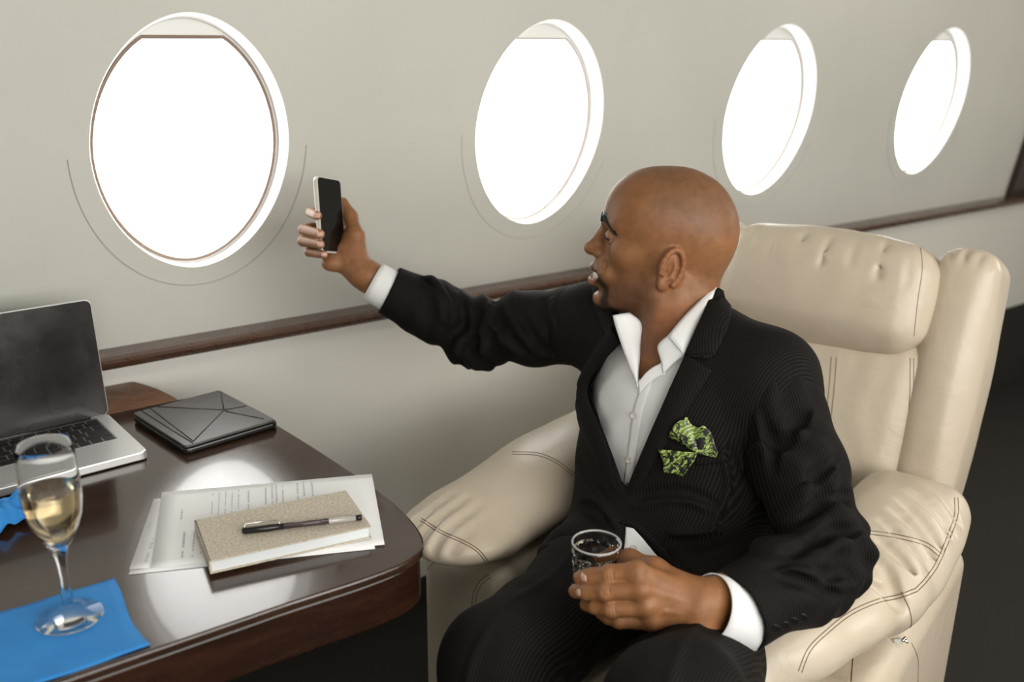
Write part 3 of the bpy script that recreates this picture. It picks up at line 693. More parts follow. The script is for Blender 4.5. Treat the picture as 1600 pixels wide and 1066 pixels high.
# head frame
Hc = pd(1035, 375, 1.48); vd = ray(1035, 375); vd = _n([vd[0], vd[1], 0]); yaw = math.radians(3)
hf = np.array([-vd[1], vd[0], 0]); hl = -vd
hf, hl = math.cos(yaw) * hf + math.sin(yaw) * hl, math.cos(yaw) * hl - math.sin(yaw) * hf
hu = np.array([0, 0, 1.]); Rh = np.stack([hf, hl, hu], 1)
def HP(x, y, z): return Hc + Rh @ np.array([x, y, z])
def rotv(R, ax, deg):
    a = math.radians(deg); c, s = math.cos(a), math.sin(a); m = {0: [[1, 0, 0], [0, c, -s], [0, s, c]], 1: [[c, 0, s], [0, 1, 0], [-s, 0, c]], 2: [[c, -s, 0], [s, c, 0], [0, 0, 1]]}[ax]
    return R @ np.array(m)
B = Sculpt()
# torso and limbs under the clothes
B.ell(spine(.70), (.150, .092, .14), Rt); B.ell(spine(.38), (.135, .095, .14), Rt, .06); B.ell(spine(.05), (.145, .10, .11), Rt, .06)
B.cap(rsh, lsh, .050, k=.05); B.cap(Nk + TU * .02, spine(.8), .055, .09, .05)
B.chain([lsh, lel, lwr], [.044, .036, .026], .02); B.chain([rsh, rel, rwr], [.044, .036, .0255], .02)
lft, rft = lkn + np.array([-.02, .02, 0]), rkn + np.array([-.02, .0, 0])
lft[2] = .07; rft[2] = .07
B.chain([lhip, lkn, lft], [.068, .052, .036], .03); B.chain([rhip, rkn, rft], [.068, .052, .036], .03)
FD = _n([-.95, -.2, 0])
for f_ in (lft, rft): B.cap(f_ + [0, 0, -.02], f_ + FD * .15 + [0, 0, -.04], .036, .026, .02)
# head
B.ell(HP(-.014, 0, .030), (.096, .077, .083), Rh, .03); B.ell(HP(.030, 0, .040), (.057, .066, .060), Rh, .03)
B.ell(HP(-.055, 0, .005), (.058, .064, .062), Rh, .02)
B.ell(HP(.035, 0, -.030), (.052, .060, .068), Rh, .03)
B.ell(HP(.052, 0, -.055), (.045, .042, .045), Rh, .02)
for s in (-1, 1):
    B.cap(HP(.066, s * .016, -.093), HP(.010, s * .052, -.070), .017, .018, .022); B.cap(HP(.010, s * .052, -.07), HP(.0, s * .060, -.015), .016, .014, .02)
    B.ell(HP(.054, s * .046, -.014), (.022, .017, .018), Rh, .018)
    B.cap(HP(.084, s * .012, .029), HP(.068, s * .046, .031), .0085, .009, .012)
    B.cap(HP(.082, s * .020, -.030), HP(.084, s * .032, -.050), .011, .010, .014)
    B.ell(HP(.096, s * .030, .010), (.016, .016, .012), Rh, .012, 's')
B.ell(HP(.084, 0, -.096), (.020, .023, .019), Rh, .014)
B.chain([HP(.083, 0, .022), HP(.093, 0, .004), HP(.1045, 0, -.013)], [.0095, .0085, .0115], .008)
B.ell(HP(.108, 0, -.0165), (.0125, .0125, .0105), Rh, .006)
for s in (-1, 1):
    B.ell(HP(.097, s * .0125, -.020), (.011, .0075, .0085), Rh, .005)
    B.ell(HP(.1005, s * .0062, -.0285), (.0045, .0028, .0045), Rh, .002, 's')
    B.cap(HP(.094, s * .021, -.012), HP(.085, s * .034, -.038), .0006, .0006, .012, 's')
# mouth: muzzle, open lips
B.ell(HP(.088, 0, -.054), (.021, .027, .026), Rh, .012)
def arc(y, x0, z0, cur=.0075, dz=0.): return HP(x0 - cur * (y / .026) ** 2 * 1.6, y, z0 + dz * (y / .026) ** 2)
ys = np.linspace(-.026, .026, 9)
B.chain([arc(y, .1045, -.0465, dz=.001) for y in ys], [.0028 + .0026 * (1 - (y / .027) ** 2) for y in ys], .003)
B.chain([arc(y, .1045, -.0680, dz=.008) for y in ys], [.0030 + .0042 * (1 - (y / .027) ** 2) for y in ys], .004)
B.chain([arc(y, .106, -.0575, dz=.004) for y in ys], [.0066 * (1 - (y / .031) ** 4) for y in ys], .0012, 's')
B.cap(HP(.099, -.012, -.083), HP(.099, .012, -.083), .004, k=.008, op='s')
# ears
for s in (-1, 1):
    Re = rotv(rotv(Rh, 1, -12), 2, s * 22); ec = HP(-.010, s * .0765, -.027)
    E_ = lambda x, y, z: ec + Re @ np.array([x, s * y, z])
    B.ell(ec + Re @ np.array([0, -s * .003, .002]), (.0185, .0055, .0300), Re, .006)
    tt = np.linspace(math.radians(-60), math.radians(200), 14)
    B.chain([E_(-.016 * math.cos(t) * 1.05 if True else 0, .0045, .002 + .0285 * math.sin(t)) for t in tt], [.0036 + .0006 * math.sin(t) for t in tt], .002)
    B.ell(E_(.006, -.001, -.026), (.0075, .0050, .0095), Re, .005)
    B.ell(E_(.001, .006, -.003), (.0095, .0062, .0140), Re, .003, 's')
    B.chain([E_(-.002, .001, .017), E_(-.0065, .002, .004), E_(-.004, .002, -.012), E_(.003, .001, -.017)], [.0024, .0026, .0028, .0026], .003)
    B.cap(E_(.0125, .001, -.004), E_(.0105, .0025, -.010), .0036, k=.003)
    B.ell(E_(.004, .003, -.007), (.004, .006, .005), Re, .002, 's')
# neck
B.cap(HP(-.034, 0, -.040), Nk - TU * .01, .054, .058, .03); B.cap(HP(-.005, 0, -.075), Nk + TFv * .018, .046, .050, .03)
B.cap(HP(-.028, .052, -.055), Nk + TFv * .045 + TL_ * .012 - TU * .02, .010, .008, .02)
B.ell(HP(.010, 0, -.13), (.012, .010, .014), Rh, .015)
# left hand around the tumbler
def F(pts, R, k=.004): B.chain([pd(*p) for p in pts], R, k)
W1 = pd(1092, 942, 1.175); B.cap(lwr, W1, .027, .0255, .02, flat=CF, fs=1.25)
lk_ = dict(i=((995, 893, 1.152), (952, 897, 1.158), (923, 900, 1.168), (906, 903, 1.177)), m=((1002, 921, 1.146), (946, 924, 1.153), (916, 925, 1.165), (899, 924, 1.179)),
           r=((1010, 948, 1.149), (955, 951, 1.156), (930, 948, 1.168), (916, 945, 1.181)), p=((1018, 971, 1.157), (968, 970, 1.163), (950, 965, 1.172), (938, 958, 1.182)))
rr = dict(i=(.0125, .0108, .0098, .0086), m=(.0125, .0110, .0100, .0088), r=(.012, .0105, .0095, .0084), p=(.0108, .0092, .0085, .0075))
for q in 'imrp':
    B.cap(W1, pd(*lk_[q][0]), .0200, .0120, .012, flat=CF, fs=1.15)
    B.chain([pd(*p) for p in lk_[q]], rr[q], .0022); B.ell(pd(lk_[q][0][0], lk_[q][0][1] - 1, lk_[q][0][2] - .004), (.0095,) * 3, k=.010)
    B.ell(pd(*lk_[q][1]), (rr[q][1] * 1.06,) * 3, k=.004)
B.ell(pd(1045, 930, 1.178), (.036, .026, .018), np.stack([_n(CR - CU * .3), _n(CU + CR * .3), CF], 1), .015)
F([(1078, 925, 1.178), (1022, 892, 1.192), (984, 875, 1.222), (958, 872, 1.250), (940, 874, 1.262)], (.018, .0155, .0125, .0112, .0092), .010)
F([(1010, 921, 1.1425), (1040, 930, 1.1475), (1072, 938, 1.152)], (.0042, .0034, .0024), .006); F([(1003, 893, 1.1500), (1035, 912, 1.1520), (1068, 928, 1.156)], (.0042, .0032, .0022), .006)
for q_ in 'imr':      # creases over the middle knuckles
    c_ = lk_[q_][1]
    for dx in (-5, 0, 5): B.cap(pd(c_[0] + dx, c_[1] - 7, c_[2] - .0108), pd(c_[0] + dx + 1, c_[1] + 7, c_[2] - .0108), .0007, k=.0022, op='s')
F([(1070, 960, 1.1515), (1040, 955, 1.1455), (1022, 962, 1.145)], (.0022, .0020, .0014), .004)
# right hand holding the phone
W2 = pd(567, 428, 1.70); B.cap(rwr, W2, .0265, .0250, .015)
rk_ = dict(i=((533, 350, 1.735), (500, 333, 1.725), (486, 332, 1.690), (496, 337, 1.652)), m=((527, 366, 1.730), (487, 356, 1.715), (474, 359, 1.680), (500, 366, 1.640)),
           r=((524, 383, 1.725), (485, 375, 1.710), (473, 377, 1.675), (500, 382, 1.640)), p=((522, 400, 1.715), (493, 393, 1.700), (483, 394, 1.675), (506, 398, 1.648)))
r2 = dict(i=(.0115, .0098, .0090, .0080), m=(.0115, .0100, .0094, .0084), r=(.011, .0100, .0092, .0082), p=(.010, .0088, .0082, .0074))
for q in 'imrp':
    B.cap(W2, pd(*rk_[q][0]), .019, .012, .010); B.chain([pd(*p) for p in rk_[q]], r2[q], .0015)
F([(562, 425, 1.695), (556, 368, 1.705), (548, 338, 1.715), (536, 316, 1.722)], (.021, .0140, .0108, .0088), .010)
B.ell(pd(538, 402, 1.700), (.026, .026, .016), np.stack([CR, CU, CF], 1), .014); B.ell(pd(518, 412, 1.695), (.018, .014, .014), np.stack([CR, CU, CF], 1), .012)
B.cap(pd(548, 375, 1.712), pd(552, 420, 1.700), .016, .018, .012)
def bodycol(V):
    q = (V - Hc) @ Rh; x, y, z = q.T; ay = np.abs(y); C = np.tile([.262, .118, .049], (len(V), 1))
    def mixc(w, c):
        nonlocal C; C = C * (1 - w[:, None]) + np.array(c) * w[:, None]
    head = (z > -.16) & (np.linalg.norm(q, axis=1) < .2); hd = head.astype(float)
    # shaved scalp: cooler, darker stubble
    edge = .055 + .02 * sm(x, -.02, .05); mixc(hd * sm(z, .0, .06) * sm(-x, -.055, .0) * .55, (.135, .072, .042))
    mixc(hd * sm(-z, -.0, .06) * sm(-x, .03, .07) * .3, (.15, .07, .038))
    # beard shadow
    jaw = sm(-z, .035, .075) * sm(x, -.012, .02) * sm(ay, .012, .03) * sm(-z, -.2, -.16)
    mixc(hd * jaw * .55, (.075, .038, .024))
    mixc(hd * sm(-z, .02, .05) * sm(x, .0, .03) * sm(-x, -.075, -.05) * .35, (.12, .060, .034))
    # warm nose tip, ears, inner lips
    mixc(hd * np.exp(-((x - .112) ** 2 + ay ** 2 + (z + .015) ** 2) / .00025) * .5, (.33, .135, .065))
    mixc(hd * sm(ay, .070, .082) * (np.abs(x + .01) < .04) * .45, (.31, .125, .06))
    lipz = np.abs(z + .0685 - .012 * (y / .026) ** 2); mixc(hd * (x > .08) * (ay < .027) * (1 - sm(lipz, .0045, .0065)) * (z < -.05) * .85, (.36, .15, .11))
    lipz = np.abs(z + .0485); mixc(hd * (x > .082) * (ay < .027) * (1 - sm(lipz, .003, .005)) * .85, (.30, .12, .09))
    # moustache, goatee ring, chin tuft
    mz = np.abs(z + .0400 + .0125 * np.clip(ay / .028, 0, 1.2) ** 2); mixc(hd * (x > .078) * (ay < .031) * (1 - sm(mz, .0018, .0042)) * .88, (.018, .012, .010))
    g = np.exp(-(((ay - .030 + .10 * np.clip(-z - .06, 0, .06)) / .0048) ** 2) ** 2); mixc(hd * (x > .055) * g * sm(-z, .050, .058) * .9, (.018, .012, .010))
    mixc(hd * sm(x, .06, .075) * sm(-z, .098, .106) * (ay < .032) * .9, (.02, .013, .011))
    mixc(hd * (x > .09) * (ay < .008) * sm(-z, .074, .078) * sm(z, -.088, -.084) * .8, (.02, .013, .011))
    # eyebrows
    tb_ = np.clip((ay - .008) / .042, 0, 1); bz = .0345 + .003 * np.sin(tb_ * 3.1) - .016 * np.clip((tb_ - .42) / .58, 0, 1) ** 1.3; th = .0095 - .0058 * np.clip((ay - .014) / .04, 0, 1)
    mixc(hd * (x > .05) * (ay > .008) * (ay < .054) * (1 - sm(np.abs(z - bz), th * .8, th * 1.3)) * .95, (.010, .007, .006))
    # lash lines
    # palms are paler
    for c, r in ((pd(545, 395, 1.69), .05),):
        d = np.linalg.norm(V - c, axis=1); mixc((1 - sm(d, r * .6, r * 1.2)) * sm(-(V - c) @ CF, -.01, .01) * .5, (.34, .165, .09))
    for kk in 'imrp':
        d = np.linalg.norm(V - pd(*rk_[kk][3]), axis=1); mixc((1 - sm(d, .012, .03)) * .35, (.36, .18, .11))
    return C
man, BV, BQ = B.build('person', .0016, MT['skin'], None, bodycol)
tag(man, 'bald man with goatee in dark pinstripe suit sitting, holding up a phone', 'person')
T_body = bvh(BV, BQ)
# eyes, lids, teeth, nails
for s in (-1, 1):
    ey = HP(.0745, s * .031, .0085)
    S = Sculpt().ell(ey, (.0125,) * 3); e, _, _ = S.build('eye', .0012, MT['eye'], man)
    gd = _n(hf - hl * .0 * s); S = Sculpt().ell(ey + gd * .0078 + hl * s * .002, (.0052, .0066, .0066), Rh); S.build('iris', .0008, MT['iris'], e)
    for nm, z0, rot in (('upper_eyelid', .0005, 1), ('lower_eyelid', -.0034, -1)):
        S = Sculpt().ell(ey, (.0142,) * 3); S.ell(ey, (.0127,) * 3, k=.0008, op='s')
        nrm = _n(hu * rot - hf * (.05 if rot > 0 else -.1) + hl * s * (.25 if rot > 0 else -.1)); c0_ = ey + hu * z0
        S.fn((lambda n_, c_: lambda p: -((p - c_) @ n_))(nrm, c0_), ey, .05, 'i', .001)
        S.build(nm, .0009, MT['lid'] if 'lid' in MT else MT.setdefault('lid', mat('eyelid_skin', (.27, .125, .062), .45)), man)
    # lashes
    pts = [ey + (hf * math.cos(t) * .0148 + hl * s * math.sin(t) * .0148) + hu * (.0009 - .0035 * max(0, math.sin(t))) for t in np.linspace(-.7, 1.1, 9)]
    tube('eyelashes', pts, .0016, MT['hair'], man, 6)
for s in (-1, 1):
    bm = bmesh.new(); rn = random.Random(11)
    for i in range(330):
        t = rn.random(); ay_ = .009 + .043 * t; w = (.0078 - .0056 * max(0, t - .15)) * rn.uniform(-1, 1)
        z_ = .0345 + .003 * math.sin(t * 3.1) - .016 * max(0, (t - .42) / .58) ** 1.3 + w
        r_ = T_body.find_nearest(Vector(HP(.11 - .02 * t, s * ay_, z_))); p_, n_ = np.array(r_[0]), np.array(r_[1])
        d_ = _n(hl * s * (.5 + .8 * t) + hu * (.55 - 1.0 * t - w * 60)); d_ = _n(d_ - n_ * (d_ @ n_)); L_ = rn.uniform(.004, .007) * min(1, .35 + t * 3)
        tube_into(bm, [p_ - n_ * .0003, p_ + d_ * L_ * .5 + n_ * .0012, p_ + d_ * L_ + n_ * .0006], [.00042, .0004, .0001], 4)
    frombm('eyebrow', bm, MT['hair'], man)
tp = [arc(y, .1028, -.0560, dz=.003) for y in np.linspace(-.023, .023, 15)]
G = [[p + hu * h for h in (.0055, .001, -.003, -.0068)] for p in tp]
gridsheet('teeth', G, .002, MT['white_enamel'], man)
mi = Sculpt().chain([arc(y, .092, -.0585, dz=.004) for y in ys], [.005] * 9, .002); mi.build('mouth_interior', .0012, mat('mouth_red', (.10, .02, .015), .4), man)
def nail(px, D, w, h, ang=0, par=man):
    c = near(T_body, pd(px[0], px[1], D), .0); n = _n(c - pd(px[0], px[1], D)) if False else None
    r = T_body.find_nearest(Vector(pd(px[0], px[1], D - .02))); c = np.array(r[0]); n = np.array(r[1]); n = n if n @ CF < 0 else -n
    u = _n(CR * math.cos(ang) + CU * math.sin(ang)); u = _n(u - n * (u @ n)); v = np.cross(n, u); G = []
    for i in np.linspace(-1, 1, 7):
        G.append([c + u * w * i * math.sqrt(max(0, 1 - .35 * j * j)) + v * h * j + n * (.0007 - .0016 * i * i * .35 - .0022 * j * j) for j in np.linspace(-1, 1, 7)])
    gridsheet('fingernail', G, .0008, MT['nail'], par, up=n)
nail((903, 904), 1.177, .0050, .0055); nail((896, 925), 1.179, .0045, .0052)
nail((494, 336), 1.652, .0060, .0050); nail((501, 365), 1.64, .0058, .0048); nail((501, 381), 1.64, .0055, .0045); nail((508, 397), 1.648, .0048, .004)
# ------------------------------------------------------------------ clothes
SUIT = suit('pinstripe_suit_body', TL_ * .93 + TFv * .35, .0034)
SH = Sculpt()
def torso(S, o, fat=0.):
    S.ell(spine(.72), (.158 + o, .104 + o, .145 + o), Rt); S.ell(spine(.42) + TFv * .01, (.146 + o, .112 + o, .15 + o), Rt, .07); S.ell(spine(.10), (.155 + o, .115 + o, .13 + o), Rt, .07)
    S.cap(rsh - TL_ * .0, lsh, .056 + o, k=.05); S.cap(Nk - TU * .01 - TFv * .01, spine(.8), .060 + o, .09 + o, .05)
torso(SH, .004)
OPEN = [(1003, 503), (1000, 560), (997, 597), (1012, 580), (1034, 567), (1026, 543), (1044, 524), (1075, 490), (1118, 449), (1120, 420), (1000, 430)]
SH.fn(lambda p: (lambda e: np.where((p - spine(.9)) @ TFv > -.03, polyd(OPEN, e[:, 0], e[:, 1]) / 1000., .5))(pr(p)), Nk, .2, 's', .002)
SH.cap(lel + (lwr - lel) * .4, lwr + (lwr - lel) * -.02, .046, .040, .01) if False else None
SH.disp = lambda p: .0016 * np.sin(((p - Nk) @ TL_) * 95 + 2.5 * np.sin(((p - Nk) @ TU) * 30)) * sm(-((p - Nk) @ TU), .04, .12)
shirt, SV, SQ = SH.build('dress_shirt', .003, MT['shirt'], man); T_sh = bvh(SV, SQ)
J = Sculpt(); torso(J, .016)
hem = lambda h, k, f: J.cap(h, h + (k - h) * f, .098, .100, .05)
hem(lhip + [0, 0, .015], lkn, .25); hem(rhip + [0, 0, .015], rkn, .38)
J.ell(spine(.28) + TFv * .03 - TL_ * .025, (.15, .115, .13), Rt, .05); J.ell(spine(.0) - TFv * .05, (.17, .13, .14), Rt, .06)
J.cap(rsh + TL_ * .01, rsh + (rel - rsh) * .12, .066, .062, .03); J.cap(lsh, lsh + (lel - lsh) * .12, .070, .066, .03)
VEE = [(970, 520), (948, 560), (922, 608), (939, 663), (958, 715), (972, 757), (981, 764), (988, 749), (1029, 651), (1070, 558), (1118, 447), (1120, 400), (960, 420)]
front = lambda p, off=-.02: (p - spine(.6)) @ TFv > off
J.fn(lambda p: (lambda e: np.where(front(p, .025), polyd(VEE, e[:, 0], e[:, 1]) / 1000., .5))(pr(p)), spine(.7), .35, 's', .002)
J.cap(HP(-.04, 0, -.06), Nk + TU * .01, .064, .068, .01, 's')
TAIL = [(978, 824), (992, 828), (1008, 845), (1032, 876), (1010, 874), (978, 860)]
def folds(S, L, k=.012, coarse=.007):      # cloth folds laid along the surface: each a groove with a soft ridge beside it
    V_, Q_ = S.mesh(coarse); T_ = bvh(V_, Q_)
    for P, r in L:
        P = spline(P, 11); d = np.gradient(P, axis=0); nn = np.stack([-d[:, 1], d[:, 0]], 1); nn /= np.linalg.norm(nn, axis=1, keepdims=True) + 1e-9; sz = abs(r)
        env = np.sin(np.linspace(.25, math.pi - .12, 11)) ** .6
        g = [hit(T_, *p, sz * .55) for p in P]; rd = [hit(T_, *(p + nn[i] * sz * 2200 * (1 if r > 0 else -1)), -sz * .35) for i, p in enumerate(P)]
        for seq, op in ((rd, 'u'), (g, 's')):
            ok = [(q, e) for q, e in zip(seq, env) if q is not None]
            if len(ok) > 3: S.chain([q for q, _ in ok], [sz * max(e, .15) for _, e in ok], k, op)
J.disp = lambda p: .0018 * np.sin(((p - Nk) @ TU) * 42 + 2.0 * np.sin(((p - Nk) @ TL_) * 24)) * sm(-((p - Nk) @ TU), .10, .22)
H_ = Sculpt(); torso(H_, .017); H_.cap(rsh + TL_ * .01, rsh + (rel - rsh) * .12, .066, .062, .03); HV, HQ = H_.mesh(.006); T_hull = bvh(HV, HQ)
folds(J, [([(992, 782), (1030, 770), (1080, 772), (1120, 790)], .0035), ([(1170, 730), (1160, 780), (1140, 830)], .005), ([(905, 790), (930, 800), (955, 830)], -.004), ([(897, 720), (915, 740), (945, 780)], .004), ([(1140, 700), (1150, 760), (1120, 840)], .0035), ([(1130, 840), (1090, 850), (1050, 845)], .004), ([(812, 876), (826, 855), (852, 842), (880, 846), (905, 852)], .007)], coarse=.008)
jack, JV, JQ = J.build('suit_jacket', .0032, SUIT, man); T_j = bvh(JV, JQ)
def sleeve(sh, el, cuff, R, nm, stripe, extra=None, seed=0, slant=0.):
    d = _n(cuff - el); S = Sculpt(); S.chain([sh, sh + (el - sh) * .5, el, el + (cuff - el) * .5, cuff + d * .03], R, .02); dp = _n(d + slant * CU)
    S.fn(lambda p: (p - cuff) @ dp, cuff, .6, 'i', .0015); S.cap(cuff - d * .014, cuff + d * .06, R[-1] - .005, k=.001, op='s')
    L = [(sh, el, 0), (el, cuff, 1)]
    def disp(p):
        o = np.zeros(len(p))
        for (a, b, i) in L:
            ax = _n(b - a); t = (p - a) @ ax; Ln = np.linalg.norm(b - a); w = np.exp(-((t - (Ln if i == 0 else 0)) / .06) ** 2)
            side = _n(np.cross(ax, CF)); s2 = (p - a) @ side
            o += .0034 * w * np.sin(t * 150 + 1.8 * np.sin(s2 * 45 + seed) + seed) + .0014 * np.sin(t * 62 + 2.5 * np.sin(s2 * 30 + seed))
        return o
    S.disp = lambda p: disp(p) * sm(-((p - cuff) @ d), .012, .07)
    if extra: extra(S)
    o, V, Q = S.build(nm, .003, stripe, jack); return o, bvh(V, Q)
def exl(S):
    S.ell(pd(1312, 872, 1.29), (.030, .026, .028), k=.03); S.ell(pd(1275, 930, 1.26), (.05, .03, .035), k=.04)
    folds(S, [([(1225, 868), (1268, 848), (1312, 832), (1350, 822)], .006), ([(1205, 885), (1250, 885), (1300, 895), (1335, 905)], .005), ([(1232, 760), (1262, 748), (1292, 728), (1305, 712)], .0045),
              ([(1222, 830), (1260, 800), (1300, 780), (1328, 775)], -.005), ([(1215, 700), (1240, 668), (1262, 640)], .004), ([(1222, 905), (1250, 908), (1290, 930), (1320, 930)], -.004), ([(1190, 640), (1205, 690), (1208, 740)], .004)])
def exr(S):
    S.ell(pd(748, 535, 1.735), (.045, .05, .048), k=.03)
    folds(S, [([(728, 455), (723, 485), (726, 525), (733, 556)], .0055), ([(757, 468), (747, 495), (744, 530), (748, 560)], -.005), ([(772, 474), (781, 500), (800, 528), (822, 548)], .005),
              ([(800, 478), (822, 508), (840, 535), (854, 550)], .0045), ([(850, 470), (853, 505), (862, 535), (870, 558)], -.0055), ([(690, 445), (702, 470), (706, 500)], .004), ([(660, 440), (680, 452), (700, 480)], -.003)])
lcuff = pd(1146, 958, 1.193); rcuff = pd(607, 453, 1.706)
sl, T_sl = sleeve(lsh + TU * .004, pd(1295, 866, 1.29), lcuff, [.070, .063, .054, .054, .0515], 'sleeve', suit('pinstripe_left_sleeve', _n(np.cross(lel - lsh, CF)) * .9, .0034), exl, 1.)
sr, T_sr = sleeve(rsh + TU * .0, pd(740, 517, 1.74), rcuff, [.070, .062, .056, .052, .0425], 'sleeve', suit('pinstripe_right_sleeve', _n(np.cross(rel - rsh, CF)), .0034), exr, 3.)
# shirt cuffs
def cuff(c, d, r0, r1, L, flare, label=None):
    d = _n(d); u = _n(np.cross(d, [0, 0, 1])); w = np.cross(d, u); n = 48; G = []
    for a in np.linspace(0, 2 * math.pi * .985, n): G.append([c + d * t * L + (r0 + (r1 - r0) * t) * (math.cos(a) * u + math.sin(a) * w) for t in np.linspace(0, 1, 6)])
    return gridsheet('shirt_cuff', G, .0016, MT['shirt'], shirt)
dl = lwr - lel; cuff(pd(1172, 964, 1.205), pd(1102, 948, 1.173) - pd(1172, 964, 1.205), .0430, .0420, .068, 0)
cuff(pd(622, 462, 1.708), pd(588, 443, 1.702) - pd(622, 462, 1.708), .0385, .0365, .052, 0)
# sleeve buttons
for i, p in enumerate([(1209, 982), (1224, 977), (1238, 971), (1252, 965)]):
    h = hit(T_sl, p[0], p[1])
    if h is not None:
        nn_ = -CF * .8 - CU * .4; lathe('sleeve_button', [(0, 0), (.0062, 0), (.0070, .0012), (.0064, .0028), (.0050, .0022), (0, .002)], h - _n(nn_) * .0005, MT['dark_button'], sl, 20, up=nn_)
# trousers
T = Sculpt()
T.ell(Pel - TFv * .02, (.165, .12, .12), Rt); T.chain([lhip - [0, 0, .02], lhip + (lkn - lhip) * .5 - [0, 0, .024], lkn], [.084, .074, .072], .04); T.chain([rhip, rhip + (rkn - rhip) * .5, rkn], [.090, .082, .078], .04)
for kx, fx in ((lkn, lft), (rkn, rft)): T.chain([kx, fx + [0, 0, .03]], [.078, .062], .03)
def td(p):
    o = np.zeros(len(p))
    for h_, k_ in ((lhip, lkn), (rhip, rkn)):
        ax = _n(k_ - h_); t = (p - h_) @ ax; sd = (p - h_) @ _n(np.cross(ax, [0, 0, 1])); o += .0016 * np.sin(t * 40 + 3 * np.sin(sd * 22)); o -= .004 * np.exp(-((sd - .0) / .006) ** 2) * (t > .05) * ((p - h_)[:, 2] > .03)
    return o
T.disp = td
trou, TV, TQ = T.build('trousers', .004, suit('pinstripe_trousers', _n(np.cross(rkn - rhip, [0, 0, 1])), .0036), man); T_tr = bvh(TV, TQ)
for f_ in (lft, rft):
    S = Sculpt().cap(f_ + [0, 0, -.025], f_ + FD * .17 + [0, 0, -.04], .045, .032, .02); S.cap(f_, f_ + [0, 0, .04], .044, .046, .02)
    S.fn(lambda p: .002 - p[:, 2], f_, .3, 'i', .001); S.build('shoe', .005, MT['blackplastic'], man)
# ------------------------------------------------------------------ lapels, collar, placket, pocket square
def strip(nm, Tm, A, Bp, m, par, thick=.0035, off0=.003, off1=.004, nu=40, nv=10, belly=.004, fall=None):
    A = spline(A, nu); Bp = spline(Bp, nu); G = []; last = None
    for i in range(nu):
        r = []
        for j in range(nv):
            v = j / (nv - 1); p = A[i] * (1 - v) + Bp[i] * v; h = None
            for T_ in (Tm if isinstance(Tm, (list, tuple)) else [Tm]):
                h2 = hit(T_, p[0], p[1], off0 + (off1 - off0) * v + belly * math.sin(math.pi * v))
                if h2 is not None and (h is None or (h2 - CP) @ CF < (h - CP) @ CF): h = h2
            if h is None: h = fall(p) if fall else (r[-1] if r else G[-1][j] if G else pd(p[0], p[1], 1.42))
            r.append(h)
        G.append(r)
    G = np.array(G)
    D = (G - CP) @ CF                      # smooth the depth of the strip so that it hangs as one piece of cloth
    for _ in range(6):
        D2 = D.copy(); D2[1:-1] = (D[:-2] + D[1:-1] * 2 + D[2:]) / 4; D2[:, 1:-1] = (D2[:, :-2] + D2[:, 1:-1] * 2 + D2[:, 2:]) / 4; D = np.minimum(D, D2) * .5 + D2 * .5
    G = CP + (G - CP) * (D / ((G - CP) @ CF))[..., None]
    return gridsheet(nm, G, thick, m, par, up=-CF)
lapm = suit('pinstripe_lapel', _n(TL_ * .85 + TU * .5), .0034); lapm2 = suit('pinstripe_right_lapel', _n(TL_ * .85 - TU * .5), .0034)
both = [T_hull]
strip('lapel', both, [(1072, 556), (1050, 604), (1029, 651), (1008, 700), (988, 749), (974, 790), (962, 822)], [(1113, 580), (1098, 604), (1081, 630), (1052, 678), (1020, 730), (992, 778), (966, 824)], lapm, jack, off0=.006)
strip('jacket_collar', [T_hull, T_body], [(1117, 449), (1100, 490), (1085, 524), (1071, 557)], [(1138, 470), (1142, 494), (1132, 528), (1118, 555)], lapm, jack, off0=.007, nu=20)
strip('jacket_collar', both, [(1071, 557), (1072, 558), (1073, 560)], [(1119, 555), (1108, 562), (1106, 562)], lapm, jack, off0=.006, nu=6)
strip('lapel', both, [(973, 538), (950, 562), (930, 588), (921, 608), (926, 632), (939, 663), (955, 706), (970, 752), (980, 772)], [(958, 505), (932, 545), (908, 590), (900, 625), (904, 655), (918, 690), (936, 722), (958, 758), (978, 774)], lapm2, jack, off0=.006, belly=.007)
strip('jacket_collar', T_hull, [(958, 486), (962, 502), (973, 538)], [(925, 432), (928, 478), (945, 524)], lapm2, jack, off0=.006, nu=16)
# shirt placket and buttons
strip('placket', T_sh, [(1002, 603), (990, 645), (984, 690), (979, 730), (975, 760)], [(1022, 590), (1006, 640), (999, 680), (993, 720), (988, 752)], MT['shirt'], shirt, .0015, .002, .002, 30, 5, .0008)
for p in [(990, 649), (983, 719)]:
    h = hit(T_sh, *p)
    if h is not None: lathe('shirt_button', [(0, 0), (.0050, 0), (.0054, .001), (.0046, .0022), (.0036, .0016), (0, .0015)], h - CF * .0035, MT['pearl'], shirt, 20, up=-CF * .9 - CU * .1 - CR * .3)
strip('shirt_tail', T_j, [(978, 824), (977, 838), (976, 850), (974, 862)], [(990, 826), (1003, 840), (1018, 858), (1034, 877)], MT['shirt'], shirt, .001, .0015, .002, 14, 8, .001)
h = hit(T_j, 989, 857)
if h is not None: lathe('shirt_button', [(0, 0), (.0050, 0), (.0054, .001), (.0046, .0022), (.0036, .0016), (0, .0015)], h - CF * .0035, MT['pearl'], shirt, 20, up=-CF * .8 + CU * .5)
strip('jacket_front_edge', T_j, [(968, 818), (985, 822), (1006, 838), (1040, 876), (1070, 900)], [(974, 812), (992, 815), (1014, 832), (1048, 868), (1080, 892)], SUIT, jack, .003, .002, .001, 24, 4, .0015)
